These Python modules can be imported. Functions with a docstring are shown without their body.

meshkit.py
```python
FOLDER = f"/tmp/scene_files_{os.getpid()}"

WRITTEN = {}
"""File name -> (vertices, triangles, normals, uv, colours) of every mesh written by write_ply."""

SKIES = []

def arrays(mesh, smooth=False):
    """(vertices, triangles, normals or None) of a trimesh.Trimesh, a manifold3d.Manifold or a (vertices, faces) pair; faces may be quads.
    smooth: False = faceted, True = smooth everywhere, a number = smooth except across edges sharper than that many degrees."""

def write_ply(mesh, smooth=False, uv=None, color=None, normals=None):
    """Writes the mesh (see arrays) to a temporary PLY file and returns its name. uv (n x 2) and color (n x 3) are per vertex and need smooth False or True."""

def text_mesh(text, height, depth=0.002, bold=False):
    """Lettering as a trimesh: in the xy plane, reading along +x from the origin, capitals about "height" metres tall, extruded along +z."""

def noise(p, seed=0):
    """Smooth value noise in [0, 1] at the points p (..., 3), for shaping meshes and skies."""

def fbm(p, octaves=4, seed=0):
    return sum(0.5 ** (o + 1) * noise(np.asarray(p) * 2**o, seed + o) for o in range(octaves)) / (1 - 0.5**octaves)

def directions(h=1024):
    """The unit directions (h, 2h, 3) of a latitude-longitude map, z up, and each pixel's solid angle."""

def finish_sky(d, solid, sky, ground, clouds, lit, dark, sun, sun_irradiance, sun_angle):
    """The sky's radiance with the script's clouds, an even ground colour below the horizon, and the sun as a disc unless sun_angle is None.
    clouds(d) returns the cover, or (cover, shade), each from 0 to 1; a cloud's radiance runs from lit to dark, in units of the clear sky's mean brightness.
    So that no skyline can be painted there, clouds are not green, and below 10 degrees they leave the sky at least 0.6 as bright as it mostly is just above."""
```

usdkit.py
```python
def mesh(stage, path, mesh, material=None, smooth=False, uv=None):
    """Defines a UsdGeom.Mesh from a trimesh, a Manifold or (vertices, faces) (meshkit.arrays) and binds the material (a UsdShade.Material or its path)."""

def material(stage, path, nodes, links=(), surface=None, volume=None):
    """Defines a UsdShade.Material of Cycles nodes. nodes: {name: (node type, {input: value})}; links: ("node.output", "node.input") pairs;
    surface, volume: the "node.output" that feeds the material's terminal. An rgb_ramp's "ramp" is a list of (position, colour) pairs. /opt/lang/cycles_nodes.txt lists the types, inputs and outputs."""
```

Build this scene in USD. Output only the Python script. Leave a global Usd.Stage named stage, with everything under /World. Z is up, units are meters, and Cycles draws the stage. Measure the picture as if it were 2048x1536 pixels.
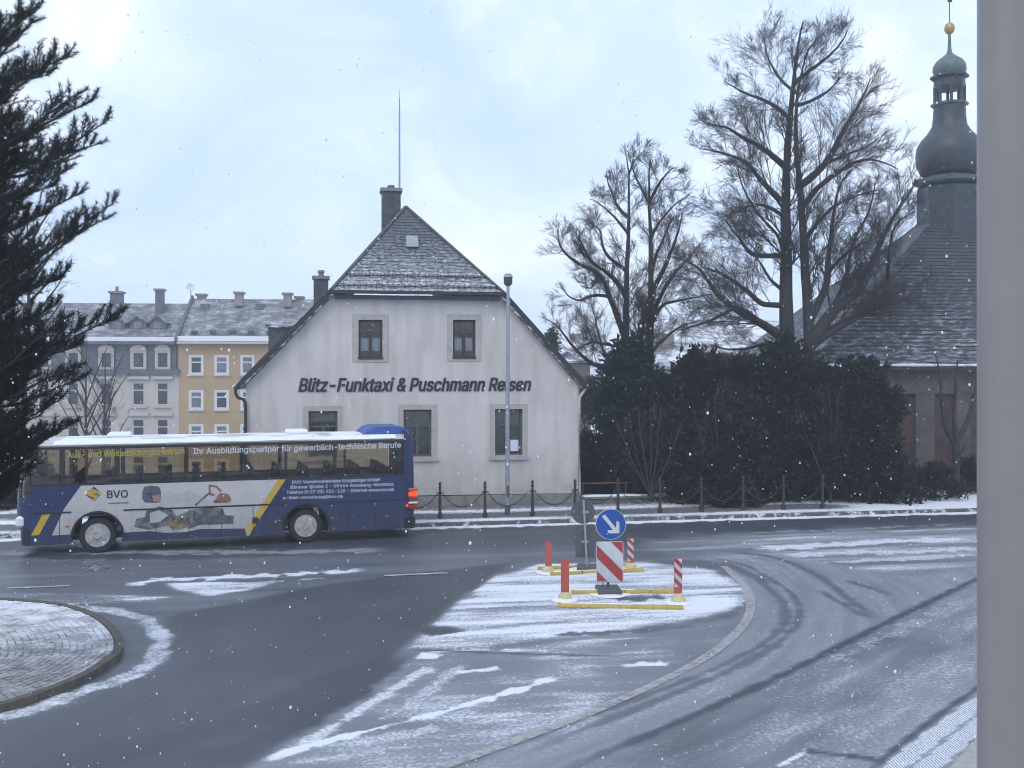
import math, random
import numpy as np, trimesh, usdkit, meshkit
from trimesh.creation import triangulate_polygon
from shapely.geometry import Polygon, LineString, box as sbox, MultiPolygon, Point
from shapely import affinity
from shapely.ops import unary_union
from pxr import Usd, UsdGeom, UsdLux, UsdShade, Sdf, Gf, Vt

stage = Usd.Stage.CreateInMemory()
UsdGeom.SetStageUpAxis(stage, UsdGeom.Tokens.z)
UsdGeom.Xform.Define(stage, '/World')
UsdGeom.Scope.Define(stage, '/World/Looks')

# ------------------------------------------------------------------ camera, sky, sun, exposure
EYE, FPX, CX, HY = 5.1, 2000.0, 1024.0, 745.0
EXPOSURE = 0.40
SUN_EL, SUN_AZ = math.radians(48), math.radians(205)     # direction towards the veiled sun
SUN_I, DOME_I = 0.22, 0.10
cam = UsdGeom.Camera.Define(stage, '/World/camera')
cam.AddTranslateOp().Set(Gf.Vec3d(0, 0, EYE))
cam.AddRotateXOp().Set(90.0)
cam.CreateHorizontalApertureAttr(36.0)
cam.CreateVerticalApertureAttr(27.0)
cam.CreateFocalLengthAttr(36.0 * FPX / 2048.0)
cam.CreateVerticalApertureOffsetAttr(-(768.0 - HY) / 2048.0 * 36.0)
cam.CreateFStopAttr(14.0)
cam.CreateFocusDistanceAttr(30.0)
cam.CreateExposureAttr(EXPOSURE)

def mat(name, nodes, links=(), surface='p.BSDF', volume=None):
    return usdkit.material(stage, '/World/Looks/' + name, nodes, links, surface=surface, volume=volume)

sky_m = mat('sky', {
    'sky': ('sky_texture', {'sky_type': 'single_scattering', 'sun_disc': False, 'sun_elevation': SUN_EL, 'sun_rotation': SUN_AZ}),
    'tc': ('texture_coordinate', {}),
    'map': ('mapping', {'scale': (1.0, 1.0, 1.5), 'location': (1.4, 2.7, 0.9)}),
    'n1': ('noise_texture', {'scale': 4.2, 'detail': 6.0, 'roughness': 0.55, 'distortion': 0.7}),
    'r1': ('rgb_ramp', {'ramp': [(0.32, (5.2, 6.7, 9.5)), (0.47, (6.1, 7.5, 10.0)), (0.57, (7.2, 8.3, 10.2)), (0.69, (9.2, 9.6, 10.3))]}),
    'mix': ('mix', {'fac': 0.93}),
    'bg': ('background_shader', {'strength': DOME_I}),
}, [('tc.generated', 'map.vector'), ('map.vector', 'n1.vector'), ('n1.fac', 'r1.fac'), ('sky.color', 'mix.color1'), ('r1.color', 'mix.color2'),
    ('mix.color', 'bg.color')], surface='bg.background')
dome = UsdLux.DomeLight.Define(stage, '/World/sky')
dome.CreateIntensityAttr(1.0)
UsdShade.MaterialBindingAPI.Apply(dome.GetPrim()).Bind(sky_m)
dome.GetPrim().SetCustomDataByKey('kind', 'structure')

sun = UsdLux.DistantLight.Define(stage, '/World/sun')
sun.CreateIntensityAttr(SUN_I); sun.CreateAngleAttr(30.0); sun.CreateNormalizeAttr(True)
sun.CreateColorAttr(Gf.Vec3f(1.0, 0.97, 0.93))
_d = np.array([math.sin(SUN_AZ) * math.cos(SUN_EL), math.cos(SUN_AZ) * math.cos(SUN_EL), math.sin(SUN_EL)])
_m = Gf.Matrix4d().SetRotate(Gf.Rotation(Gf.Vec3d(0, 0, 1), Gf.Vec3d(*_d)))
sun.AddTransformOp().Set(_m)

# ------------------------------------------------------------------ measuring helpers
def P(px, py, d):
    """The point seen at photograph pixel (px, py) at depth d."""
    return np.array([(px - CX) / FPX * d, d, EYE - (py - HY) / FPX * d])
def G(px, py, z=0.0):
    return P(px, py, (EYE - z) * FPX / (py - HY))

class Frame:
    """A vertical reference plane: s runs along it, t away from the camera, z up."""
    def __init__(self, o, yaw):
        self.o = np.array([o[0], o[1]], float); a = math.radians(yaw); self.yaw = yaw
        self.u = np.array([math.cos(a), math.sin(a)]); self.n = np.array([-math.sin(a), math.cos(a)])
    def W(self, s, t, z):
        s, t, z = np.broadcast_arrays(np.asarray(s, float), np.asarray(t, float), np.asarray(z, float))
        return np.stack([self.o[0] + s * self.u[0] + t * self.n[0], self.o[1] + s * self.u[1] + t * self.n[1], z], -1)
    def st(self, x, y):
        dx, dy = np.asarray(x) - self.o[0], np.asarray(y) - self.o[1]
        return dx * self.u[0] + dy * self.u[1], dx * self.n[0] + dy * self.n[1]
    def sz(self, px, py, t=0.0):
        r = np.array([(px - CX) / FPX, 1.0]); o = self.o + t * self.n
        k = (o @ self.n) / (r @ self.n)
        s = (k * r - o) @ self.u
        return s, EYE - (py - HY) / FPX * k
    def box(self, s0, s1, t0, t1, z0, z1):
        b = trimesh.creation.box([1, 1, 1]); v = b.vertices + 0.5
        return trimesh.Trimesh(self.W(s0 + v[:, 0] * (s1 - s0), t0 + v[:, 1] * (t1 - t0), z0 + v[:, 2] * (z1 - z0)), b.faces, process=False)
    def poly(self, shape, t0, t1):
        """A polygon drawn in (s, z), extruded from t0 to t1 (t0 nearer the camera)."""
        out = []
        for g in getattr(shape, 'geoms', [shape]):
            if g.is_empty or g.area < 1e-6 or g.geom_type != 'Polygon': continue
            m = trimesh.creation.extrude_polygon(g, abs(t1 - t0), engine='earcut')
            v = m.vertices
            mm = trimesh.Trimesh(self.W(v[:, 0], max(t0, t1) - v[:, 2], v[:, 1]), m.faces, process=False)
            out.append(mm)
        m = cat(out)
        return m
    def pts(self, pixels, t=0.0):
        return [self.sz(a, b, t) for a, b in pixels]

def cat(ms):
    ms = [m for m in ms if m is not None]
    return ms[0] if len(ms) == 1 else trimesh.util.concatenate(ms)
def wbox(x0, x1, y0, y1, z0, z1):
    b = trimesh.creation.box([x1 - x0, y1 - y0, z1 - z0]); b.apply_translation([(x0 + x1) / 2, (y0 + y1) / 2, (z0 + z1) / 2]); return b
def rbox(x0, x1, y0, y1, z0, z1, r=0.02):
    """A box with rounded (chamfered) edges."""
    c = np.array([[x, y, z] for x in (x0 + r, x1 - r) for y in (y0 + r, y1 - r) for z in (z0 + r, z1 - r)])
    offs = np.array([[1, 0, 0], [-1, 0, 0], [0, 1, 0], [0, -1, 0], [0, 0, 1], [0, 0, -1]]) * r
    return trimesh.convex.convex_hull((c[:, None] + offs[None]).reshape(-1, 3))
def tubes(paths, radii, k=5):
    """Tapered tubes along an (N, n, 3) array of paths with (N, n) radii, as one mesh."""
    p, r = np.asarray(paths, float), np.asarray(radii, float)
    N, n, _ = p.shape
    tg = np.gradient(p, axis=1); tg /= np.maximum(np.linalg.norm(tg, axis=2, keepdims=True), 1e-9)
    ref = np.where(np.abs(tg[:, :1, 2:3]) > 0.9, np.array([1.0, 0, 0]), np.array([0, 0, 1.0]))
    a = np.cross(tg, np.broadcast_to(ref, tg.shape)); a /= np.maximum(np.linalg.norm(a, axis=2, keepdims=True), 1e-9)
    b = np.cross(tg, a)
    th = np.arange(k) / k * 2 * np.pi
    v = p[:, :, None] + r[:, :, None, None] * (np.cos(th)[:, None] * a[:, :, None] + np.sin(th)[:, None] * b[:, :, None])
    i = np.arange(n - 1)[:, None] * k; j = np.arange(k)[None]; j2 = (j + 1) % k
    f = np.stack([np.stack([i + j, i + j2, i + k + j2], -1), np.stack([i + j, i + k + j2, i + k + j], -1)], 2).reshape(-1, 3)
    f = (f[None] + (np.arange(N) * n * k)[:, None, None]).reshape(-1, 3)
    caps = []
    if k > 3 or N < 50:
        for e, flip in ((0, False), (n - 1, True)):
            c = np.array([[0, q + 1, q] if not flip else [0, q, q + 1] for q in range(1, k - 1)]) + e * k
            caps.append((c[None] + (np.arange(N) * n * k)[:, None, None]).reshape(-1, 3))
    return trimesh.Trimesh(v.reshape(-1, 3), np.vstack([f] + caps)[:, ::-1], process=False)
def tube(path, r, k=8, r1=None):
    path = np.asarray(path, float); rr = np.linspace(r, r if r1 is None else r1, len(path)) if np.ndim(r) == 0 else np.asarray(r)
    return tubes(path[None], rr[None], k)
def lathe(profile, centre=(0, 0, 0), k=24, phase=0.0):
    pr = np.asarray(profile, float); n = len(pr); th = np.arange(k) / k * 2 * np.pi + phase
    v = np.stack([pr[:, None, 0] * np.cos(th), pr[:, None, 0] * np.sin(th), np.repeat(pr[:, 1:], k, 1)], -1).reshape(-1, 3) + np.asarray(centre)
    i = np.arange(n - 1)[:, None] * k; j = np.arange(k)[None]; j2 = (j + 1) % k
    f = np.stack([np.stack([i + j, i + j2, i + k + j2], -1), np.stack([i + j, i + k + j2, i + k + j], -1)], 2).reshape(-1, 3)
    c0 = np.array([[0, q + 1, q] for q in range(1, k - 1)]); c1 = np.array([[0, q, q + 1] for q in range(1, k - 1)]) + (n - 1) * k
    return trimesh.Trimesh(v, np.vstack([f, c0, c1]), process=False)
def slab(pts, thick):
    """A planar 3D polygon (convex, in order) given thickness below it."""
    p = np.asarray(pts, float); n = np.cross(p[1] - p[0], p[2] - p[0]); n /= np.linalg.norm(n)
    if n[2] < 0: p = p[::-1]; n = -n
    k = len(p); v = np.vstack([p, p - n * thick])
    f = [[0, i, i + 1] for i in range(1, k - 1)] + [[k, k + i + 1, k + i] for i in range(1, k - 1)]
    for i in range(k):
        j = (i + 1) % k; f += [[i, k + i, k + j], [i, k + j, j]]
    return trimesh.Trimesh(v, np.array(f), process=False)

# ------------------------------------------------------------------ things and parts
_used = {}
def numbered(parent, name):
    k = _used.get((parent, name), 0); _used[(parent, name)] = k + 1
    return name if k == 0 else f'{name}_{k:03d}'
def tagp(prim, label=None, cat_=None, group=None, kind=None):
    for key, v in (('label', label), ('category', cat_), ('group', group), ('kind', kind)):
        if v: prim.SetCustomDataByKey(key, v)
def put(path, mesh, m, smooth, inv):
    if inv is not None:
        mesh = mesh.copy(); mesh.vertices = (np.asarray(mesh.vertices) - inv[0]) @ inv[1]
    return usdkit.mesh(stage, path, mesh, m, smooth=smooth)
class Node:
    def __init__(self, path, inv): self.path, self.inv = path, inv
    @property
    def prim(self): return stage.GetPrimAtPath(self.path)
    def part(self, name, mesh, m, smooth=False, label=None, kind=None):
        path = self.path + '/' + numbered(self.path, name)
        tagp(put(path, mesh, m, smooth, self.inv).GetPrim(), label=label, kind=kind)
        return Node(path, self.inv)
def thing(name, label, cat_, loc=(0, 0, 0), rz=0.0, group=None, kind=None, local=False):
    """An Xform at the thing's base; its parts are given in world coordinates unless local."""
    path = '/World/' + numbered('/World', name)
    x = UsdGeom.Xform.Define(stage, path)
    x.AddTranslateOp().Set(Gf.Vec3d(*map(float, loc))); x.AddRotateZOp().Set(float(rz))
    tagp(x.GetPrim(), label, cat_, group, kind)
    a = math.radians(rz); R = np.array([[math.cos(a), -math.sin(a), 0], [math.sin(a), math.cos(a), 0], [0, 0, 1]])
    return Node(path, None if local else (np.asarray(loc, float), R))
def copy_of(src, label, cat_, loc, rz=0.0, group=None):
    name = src.path.rsplit('/', 1)[1]
    path = '/World/' + numbered('/World', name)
    x = UsdGeom.Xform.Define(stage, path)
    x.AddTranslateOp().Set(Gf.Vec3d(*map(float, loc))); x.AddRotateZOp().Set(float(rz))
    p = x.GetPrim(); p.GetReferences().AddInternalReference(Sdf.Path(src.path)); p.SetInstanceable(True)
    tagp(p, label, cat_, group)
    return Node(path, None)
def single(name, mesh, m, label=None, cat_=None, group=None, kind=None, smooth=False):
    path = '/World/' + numbered('/World', name)
    u = usdkit.mesh(stage, path, mesh, m, smooth=smooth)
    tagp(u.GetPrim(), label, cat_, group, kind)
    return Node(path, None)
def primvar(node, name, arr):
    UsdGeom.PrimvarsAPI(node.prim).CreatePrimvar(name, Sdf.ValueTypeNames.Color3fArray, 'vertex').Set(Vt.Vec3fArray.FromNumpy(np.ascontiguousarray(arr, np.float32)))

# ------------------------------------------------------------------ materials
def plain(name, col, rough=0.6, var=0.12, scale=6.0, bump=0.0, bscale=40.0, metallic=0.0, spec=0.5, stretch=(1, 1, 1)):
    c = np.array(col, float)
    nodes = {'g': ('geometry', {}), 'mp': ('mapping', {'scale': stretch}), 'n': ('noise_texture', {'scale': scale, 'detail': 5.0, 'roughness': 0.6}),
             'r': ('rgb_ramp', {'ramp': [(0.25, tuple(c * (1 - var * 1.6))), (0.5, tuple(c)), (0.75, tuple(np.minimum(c * (1 + var * 1.4), 0.92)))]}),
             'p': ('principled_bsdf', {'roughness': rough, 'metallic': metallic, 'specular_ior_level': spec})}
    links = [('g.position', 'mp.vector'), ('mp.vector', 'n.vector'), ('n.fac', 'r.fac'), ('r.color', 'p.base_color')]
    if bump:
        nodes['n2'] = ('noise_texture', {'scale': bscale, 'detail': 4.0}); nodes['b'] = ('bump', {'strength': bump, 'distance': 0.02})
        links += [('mp.vector', 'n2.vector'), ('n2.fac', 'b.height'), ('b.normal', 'p.normal')]
    return mat(name, nodes, links)

def snowed(name, base, rough, edge_lo, edge_hi, scale=(1, 1, 1), nscale=3.0, zgrad=None, ax='z', bvar=0.2, detail=7.0, spec=0.4):
    """A surface with patchy snow lying on it: noise and, where given, height above zgrad[0]..zgrad[1] decide where."""
    c = np.array(base, float)
    nodes = {'g': ('geometry', {}), 'mp': ('mapping', {'scale': scale}), 'n': ('noise_texture', {'scale': nscale, 'detail': detail, 'roughness': 0.65}),
             'nb': ('noise_texture', {'scale': 9.0, 'detail': 4.0}),
             'rb': ('rgb_ramp', {'ramp': [(0.3, tuple(c * (1 - bvar))), (0.7, tuple(c * (1 + bvar)))]}),
             'mr': ('map_range', {'range_type': 'smoothstep', 'from_min': edge_lo, 'from_max': edge_hi, 'to_min': 0.0, 'to_max': 1.0}),
             'mx': ('mix', {'color2': (0.72, 0.735, 0.775)}),
             'p': ('principled_bsdf', {'roughness': rough, 'specular_ior_level': spec})}
    links = [('g.position', 'mp.vector'), ('mp.vector', 'n.vector'), ('g.position', 'nb.vector'), ('nb.fac', 'rb.fac'), ('rb.color', 'mx.color1'), ('mx.color', 'p.base_color'), ('mr.result', 'mx.fac')]
    if zgrad:
        nodes['sx'] = ('separate_xyz', {}); nodes['zr'] = ('map_range', {'from_min': zgrad[0], 'from_max': zgrad[1], 'to_min': zgrad[2], 'to_max': zgrad[3], 'clamp': True})
        nodes['ad'] = ('math', {'math_type': 'add'})
        links += [('g.position', 'sx.vector'), ('sx.' + ax, 'zr.value'), ('n.fac', 'ad.value1'), ('zr.result', 'ad.value2'), ('ad.value', 'mr.value')]
    else:
        links += [('n.fac', 'mr.value')]
    return mat(name, nodes, links)

def dirty(name, col, rough, z0, z1, grime=(0.11, 0.105, 0.10), amt=0.75, var=0.08):
    """Paint with road grime thickening towards the bottom."""
    c = np.array(col, float)
    return mat(name, {'g': ('geometry', {}), 'sx': ('separate_xyz', {}), 'n': ('noise_texture', {'scale': 2.2, 'detail': 6.0, 'roughness': 0.65}), 'mp': ('mapping', {'scale': (3.0, 3.0, 0.5)}), 'n2': ('noise_texture', {'scale': 2.0, 'detail': 5.0}),
        'r': ('rgb_ramp', {'ramp': [(0.3, tuple(c * (1 - var * 1.6))), (0.7, tuple(np.minimum(c * (1 + var * 1.6), 0.9)))]}), 'zr': ('map_range', {'from_min': z0, 'from_max': z1, 'to_min': amt, 'to_max': 0.04, 'clamp': True}),
        'nm': ('map_range', {'from_min': 0.3, 'from_max': 0.7, 'to_min': 0.35, 'to_max': 1.25}), 'ml': ('math', {'math_type': 'multiply', 'use_clamp': True}), 'mx': ('mix', {'color2': grime}), 'p': ('principled_bsdf', {'roughness': rough})},
        [('g.position', 'sx.vector'), ('g.position', 'n.vector'), ('g.position', 'mp.vector'), ('mp.vector', 'n2.vector'), ('n.fac', 'r.fac'), ('sx.z', 'zr.value'), ('n2.fac', 'nm.value'), ('zr.result', 'ml.value1'), ('nm.result', 'ml.value2'), ('r.color', 'mx.color1'), ('ml.value', 'mx.fac'), ('mx.color', 'p.base_color')])

def glass_mat(name, tint, rough=0.02):
    return mat(name, {'t': ('transparent_bsdf', {'color': tint}), 'gl': ('glossy_bsdf', {'roughness': rough, 'color': (0.9, 0.92, 0.95)}), 'f': ('fresnel', {'IOR': 1.5}), 'm': ('mix_closure', {})},
               [('f.fac', 'm.fac'), ('t.BSDF', 'm.closure1'), ('gl.BSDF', 'm.closure2')], surface='m.closure')

M = {}
M['snow'] = plain('snow', (0.74, 0.755, 0.79), 0.7, 0.04, 5.0, 0.25, 25.0)
M['black'] = plain('black_plastic', (0.012, 0.012, 0.014), 0.45, 0.2)
M['dark_iron'] = plain('dark_iron', (0.022, 0.023, 0.026), 0.5, 0.25, 20)
M['steel'] = plain('galvanised_steel', (0.30, 0.32, 0.35), 0.45, 0.12, 12, metallic=0.3)
M['grey_paint'] = plain('grey_paint', (0.22, 0.205, 0.197), 0.45, 0.05, 6)
M['bark'] = plain('bark', (0.034, 0.031, 0.033), 0.9, 0.35, 8, 0.5, 30, stretch=(1, 1, 0.3))
M['twig'] = plain('twig', (0.048, 0.042, 0.046), 0.9, 0.25, 8)
M['white_paint'] = plain('white_paint', (0.72, 0.72, 0.72), 0.4, 0.04)
M['red'] = dirty('red_film', (0.36, 0.020, 0.026), 0.45, 0.2, 1.4, (0.16, 0.14, 0.14), 0.35)
M['orange_red'] = dirty('orange_red_plastic', (0.50, 0.065, 0.035), 0.5, 0.1, 1.0, (0.17, 0.14, 0.13), 0.5)
M['sign_white'] = dirty('sign_white', (0.54, 0.57, 0.58), 0.45, 0.2, 1.6, (0.22, 0.22, 0.22), 0.4)
M['sign_blue'] = plain('sign_blue', (0.012, 0.07, 0.30), 0.35, 0.08, 12)
M['sign_back'] = plain('sign_back', (0.075, 0.08, 0.085), 0.5, 0.15, 12)
M['yellow'] = dirty('yellow_rubber', (0.50, 0.34, 0.035), 0.6, 0.0, 0.12, (0.20, 0.17, 0.12), 0.55, 0.14)
M['cream_plastic'] = plain('cream_plastic', (0.52, 0.46, 0.26), 0.55, 0.18, 16)
M['concrete'] = plain('concrete', (0.20, 0.20, 0.205), 0.85, 0.2, 5, 0.3, 60)
M['kerb'] = snowed('kerb_stone', (0.10, 0.092, 0.085), 0.8, 0.50, 0.66, (1, 1, 1), 3.0)
M['rust'] = plain('rusty_red_pipe', (0.16, 0.065, 0.05), 0.7, 0.2, 9)
M['gold'] = plain('gilding', (0.42, 0.29, 0.10), 0.45, 0.2, 9, metallic=0.5)
# ------------------------------------------------------------------ ground, roads, pavements
KF = Frame(G(1000, 1050)[:2], 10.3)                # the far kerb line of the street
def smooth(x, a, b):
    t = np.clip((np.asarray(x, float) - a) / (b - a), 0, 1); return t * t * (3 - 2 * t)
def fb(a, b, seed=0, octv=4):
    a, b = np.broadcast_arrays(np.asarray(a, float), np.asarray(b, float))
    return meshkit.fbm(np.stack([a, b, np.full_like(a, seed * 7.31)], -1), octv, seed)
def gpts(px, z=0.0): return np.array([G(a, b, z)[:2] for a, b in px])
from scipy.spatial import cKDTree
def dist_line(pts, X, Y):
    """Distance to a polyline, the length along it of the nearest point, and the side."""
    pts = np.asarray(pts, float); seg = np.linalg.norm(np.diff(pts, axis=0), axis=1); cum_ = np.r_[0, np.cumsum(seg)]
    u = np.linspace(0, cum_[-1], max(8, int(cum_[-1] / 0.05))); q = np.stack([np.interp(u, cum_, pts[:, 0]), np.interp(u, cum_, pts[:, 1])], 1)
    shp = np.shape(X); XY = np.stack([np.ravel(X), np.ravel(Y)], 1)
    d, i = cKDTree(q).query(XY, workers=-1)
    tg = np.gradient(q, axis=0)[i]; tg /= np.maximum(np.linalg.norm(tg, axis=1, keepdims=True), 1e-9); w = XY - q[i]
    al = np.sum(w * tg, 1); inner = (i > 0) & (i < len(q) - 1); d = np.where(inner, np.abs(w[:, 0] * tg[:, 1] - w[:, 1] * tg[:, 0]), d)
    return d.reshape(shp), (u[i] + np.where(inner, al, 0)).reshape(shp), np.sign(w[:, 0] * tg[:, 1] - w[:, 1] * tg[:, 0]).reshape(shp)
def smooth_line(pts, n=60):
    pts = np.asarray(pts, float); t = np.r_[0, np.cumsum(np.linalg.norm(np.diff(pts, axis=0), axis=1))]
    from scipy.interpolate import PchipInterpolator
    u = np.linspace(0, t[-1], n)
    return np.stack([PchipInterpolator(t, pts[:, k])(u) for k in range(pts.shape[1])], 1)
def inside(pts, X, Y, soft):
    """Soft mask of a ground polygon (positive inside)."""
    pts = np.asarray(pts); wb = 0.25 * soft * (fb(X * 1.1, Y * 1.1, 17, 3) - 0.5) * 8; d, _, _ = dist_line(np.vstack([pts, pts[:1]]), X, Y)
    c = np.zeros(X.shape, bool); n = len(pts)
    for i in range(n):
        (ax, ay), (bx, by) = pts[i], pts[(i + 1) % n]
        c ^= ((ay > Y) != (by > Y)) & (X < (bx - ax) * (Y - ay) / (by - ay + 1e-12) + ax)
    return smooth(np.where(c, d, -d) + wb, -soft, soft)

EDGE_ARC = smooth_line(gpts([(1400, 1122), (1450, 1135), (1482, 1165), (1500, 1200), (1496, 1235), (1470, 1270), (1420, 1310), (1330, 1360), (1200, 1418), (1040, 1480), (900, 1530), (760, 1580)]))
DARK_LINE = smooth_line(gpts([(2060, 1110), (1960, 1155), (1774, 1245), (1574, 1345), (1324, 1458), (1139, 1536), (1000, 1600)]))
ISLAND = smooth_line(gpts([(-260, 1196), (-100, 1194), (20, 1197), (120, 1206), (190, 1226), (232, 1255), (247, 1285), (238, 1308), (200, 1335), (150, 1360), (70, 1390), (0, 1411), (-120, 1440), (-300, 1480)], 0.12), 90)
ISLAND_POLY = Polygon(ISLAND).buffer(0)

def paint_road(X, Y):
    s, t = KF.st(X, Y)
    C = lambda v, k=2.2: (v - 0.5) * k + 0.5
    st1 = C(fb(s * 0.22, t * 2.6, 1)); st2 = C(fb(s * 0.5, t * 5.0, 2)); n1 = C(fb(X * 0.9, Y * 0.9, 3)); n2 = C(fb(X * 3.5, Y * 3.5, 4), 1.6)
    cov = 0.20 + 0.24 * (st1 - 0.5) + 0.14 * (st2 - 0.5); dust = 0.42 + 0.35 * (st1 - 0.5)
    def lay(w, c, d):
        nonlocal cov, dust
        cov = cov * (1 - w) + w * c; dust = dust * (1 - w) + w * d
    def line(px, half, c, d=None, soft=None, wob=0.12, dark=False):
        nonlocal cov, dust
        pts = smooth_line(gpts(px), 40); lo, hi = pts.min(0) - 2.2 * half - 0.8, pts.max(0) + 2.2 * half + 0.8
        m = (X > lo[0]) & (X < hi[0]) & (Y > lo[1]) & (Y < hi[1]); dd = np.full(X.shape, 99.0); al = np.zeros(X.shape)
        if m.any(): dd[m], al[m], _ = dist_line(pts, X[m], Y[m])
        w = 1 - smooth(dd + (n2 - 0.5) * 2 * wob, half * 0.5, half * 1.35 if soft is None else half + soft)
        L = np.linalg.norm(np.diff(pts, axis=0), axis=1).sum()
        w = w * smooth(al, 0.0, 0.12 * L) * (1 - smooth(al, 0.85 * L, L))
        if dark: cov, dust = cov * (1 - w) + w * c, dust * (1 - w) + w * (dust if d is None else d)
        else: cov = np.maximum(cov, w * c); dust = np.maximum(dust, w * (0.5 if d is None else d))
    # the dark worn wheel lanes along the far kerb, and white snow lying in the gutter
    far = smooth(t, -5.2, -3.6); lay(far, 0.06 + 0.1 * (st2 - 0.3), 0.10 + 0.12 * (st1 - 0.5))
    lay(smooth(t, -2.0, -1.6) * smooth(s, 4, 14) * 0.6, 0.05, 0.05)
    gut = smooth(t + (n2 - 0.5) * 0.4, -0.62, -0.34); lay(gut, 0.95, 0.8)
    # right hand part of the street: brushed snow in long streaks
    w = inside(gpts([(1270, 1078), (1560, 1062), (1990, 1052), (2100, 1200), (1700, 1260), (1540, 1190), (1440, 1120), (1300, 1100)]), X, Y, 0.8)
    lay(w, 0.42 + 0.40 * (st1 - 0.5) + 0.25 * (st2 - 0.5), 0.85 + 0.4 * (st1 - 0.5))
    for px, h, c in (([(1470, 1100), (1620, 1092), (1800, 1082), (1990, 1076)], 0.45, 0.72), ([(1540, 1116), (1660, 1106), (1800, 1104), (1990, 1092)], 0.35, 0.66),
                     ([(1600, 1126), (1750, 1120), (1990, 1108)], 0.22, 0.62), ([(1340, 1098), (1480, 1092), (1560, 1088)], 0.16, 0.5),
                     ([(1400, 1070), (1600, 1062), (1960, 1046)], 0.12, 0.48)):
        line(px, h, c, 0.5, wob=0.3)
    # the street below the coach
    for px, h, c in (([(-80, 1108), (200, 1104), (520, 1104), (860, 1098)], 0.42, 0.50), ([(-80, 1122), (300, 1122), (700, 1112)], 0.25, 0.36), ([(210, 1176), (330, 1160), (560, 1150), (770, 1136)], 0.26, 0.78),
                     ([(320, 1162), (450, 1168), (600, 1160), (700, 1152)], 0.10, 0.55)):
        line(px, h, c, 0.45, wob=0.3)
    # the trodden right hand carriageway
    d_arc, a_arc, s_arc = dist_line(EDGE_ARC, X, Y); d_dk, a_dk, s_dk = dist_line(DARK_LINE, X, Y)
    sa = C(fb(a_arc * 0.3, d_arc * 3.5, 5)); sb = C(fb(a_dk * 0.35, d_dk * 2.2 * s_dk, 6)); sb2 = C(fb(a_dk * 1.2, d_dk * 6 * s_dk, 8))
    w = inside(gpts([(1450, 1118), (1560, 1110), (1800, 1150), (1990, 1130), (2150, 1200), (2300, 1600), (640, 1620), (900, 1530), (1200, 1418), (1420, 1310), (1496, 1235)]), X, Y, 0.35)
    lay(w, 0.38 + 0.22 * (sa - 0.5) + 0.12 * (n2 - 0.5), 1.0 + 0.35 * (sa - 0.5))
    for px, h in (([(1380, 1108), (1500, 1135), (1580, 1185), (1600, 1225), (1575, 1270), (1490, 1325), (1330, 1395), (1150, 1465), (960, 1545)], 0.10), ([(1370, 1114), (1480, 1142), (1556, 1190), (1576, 1226), (1552, 1268), (1466, 1320), (1304, 1386), (1122, 1452), (930, 1528)], 0.08), ([(1430, 1118), (1520, 1160), (1562, 1200), (1570, 1240), (1530, 1285)], 0.14),
                  ([(1420, 1100), (1560, 1118), (1650, 1160), (1720, 1215), (1770, 1248)], 0.16), ([(1690, 1160), (1790, 1192)], 0.12), ([(1640, 1180), (1740, 1240)], 0.10)):
        line(px, h * 0.85, 0.10, 0.42, wob=0.08, dark=True)
    w = inside(gpts([(2060, 1110), (1960, 1155), (1774, 1245), (1574, 1345), (1324, 1458), (1139, 1536), (1000, 1600), (2400, 1650)]), X, Y, 0.10)
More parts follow.
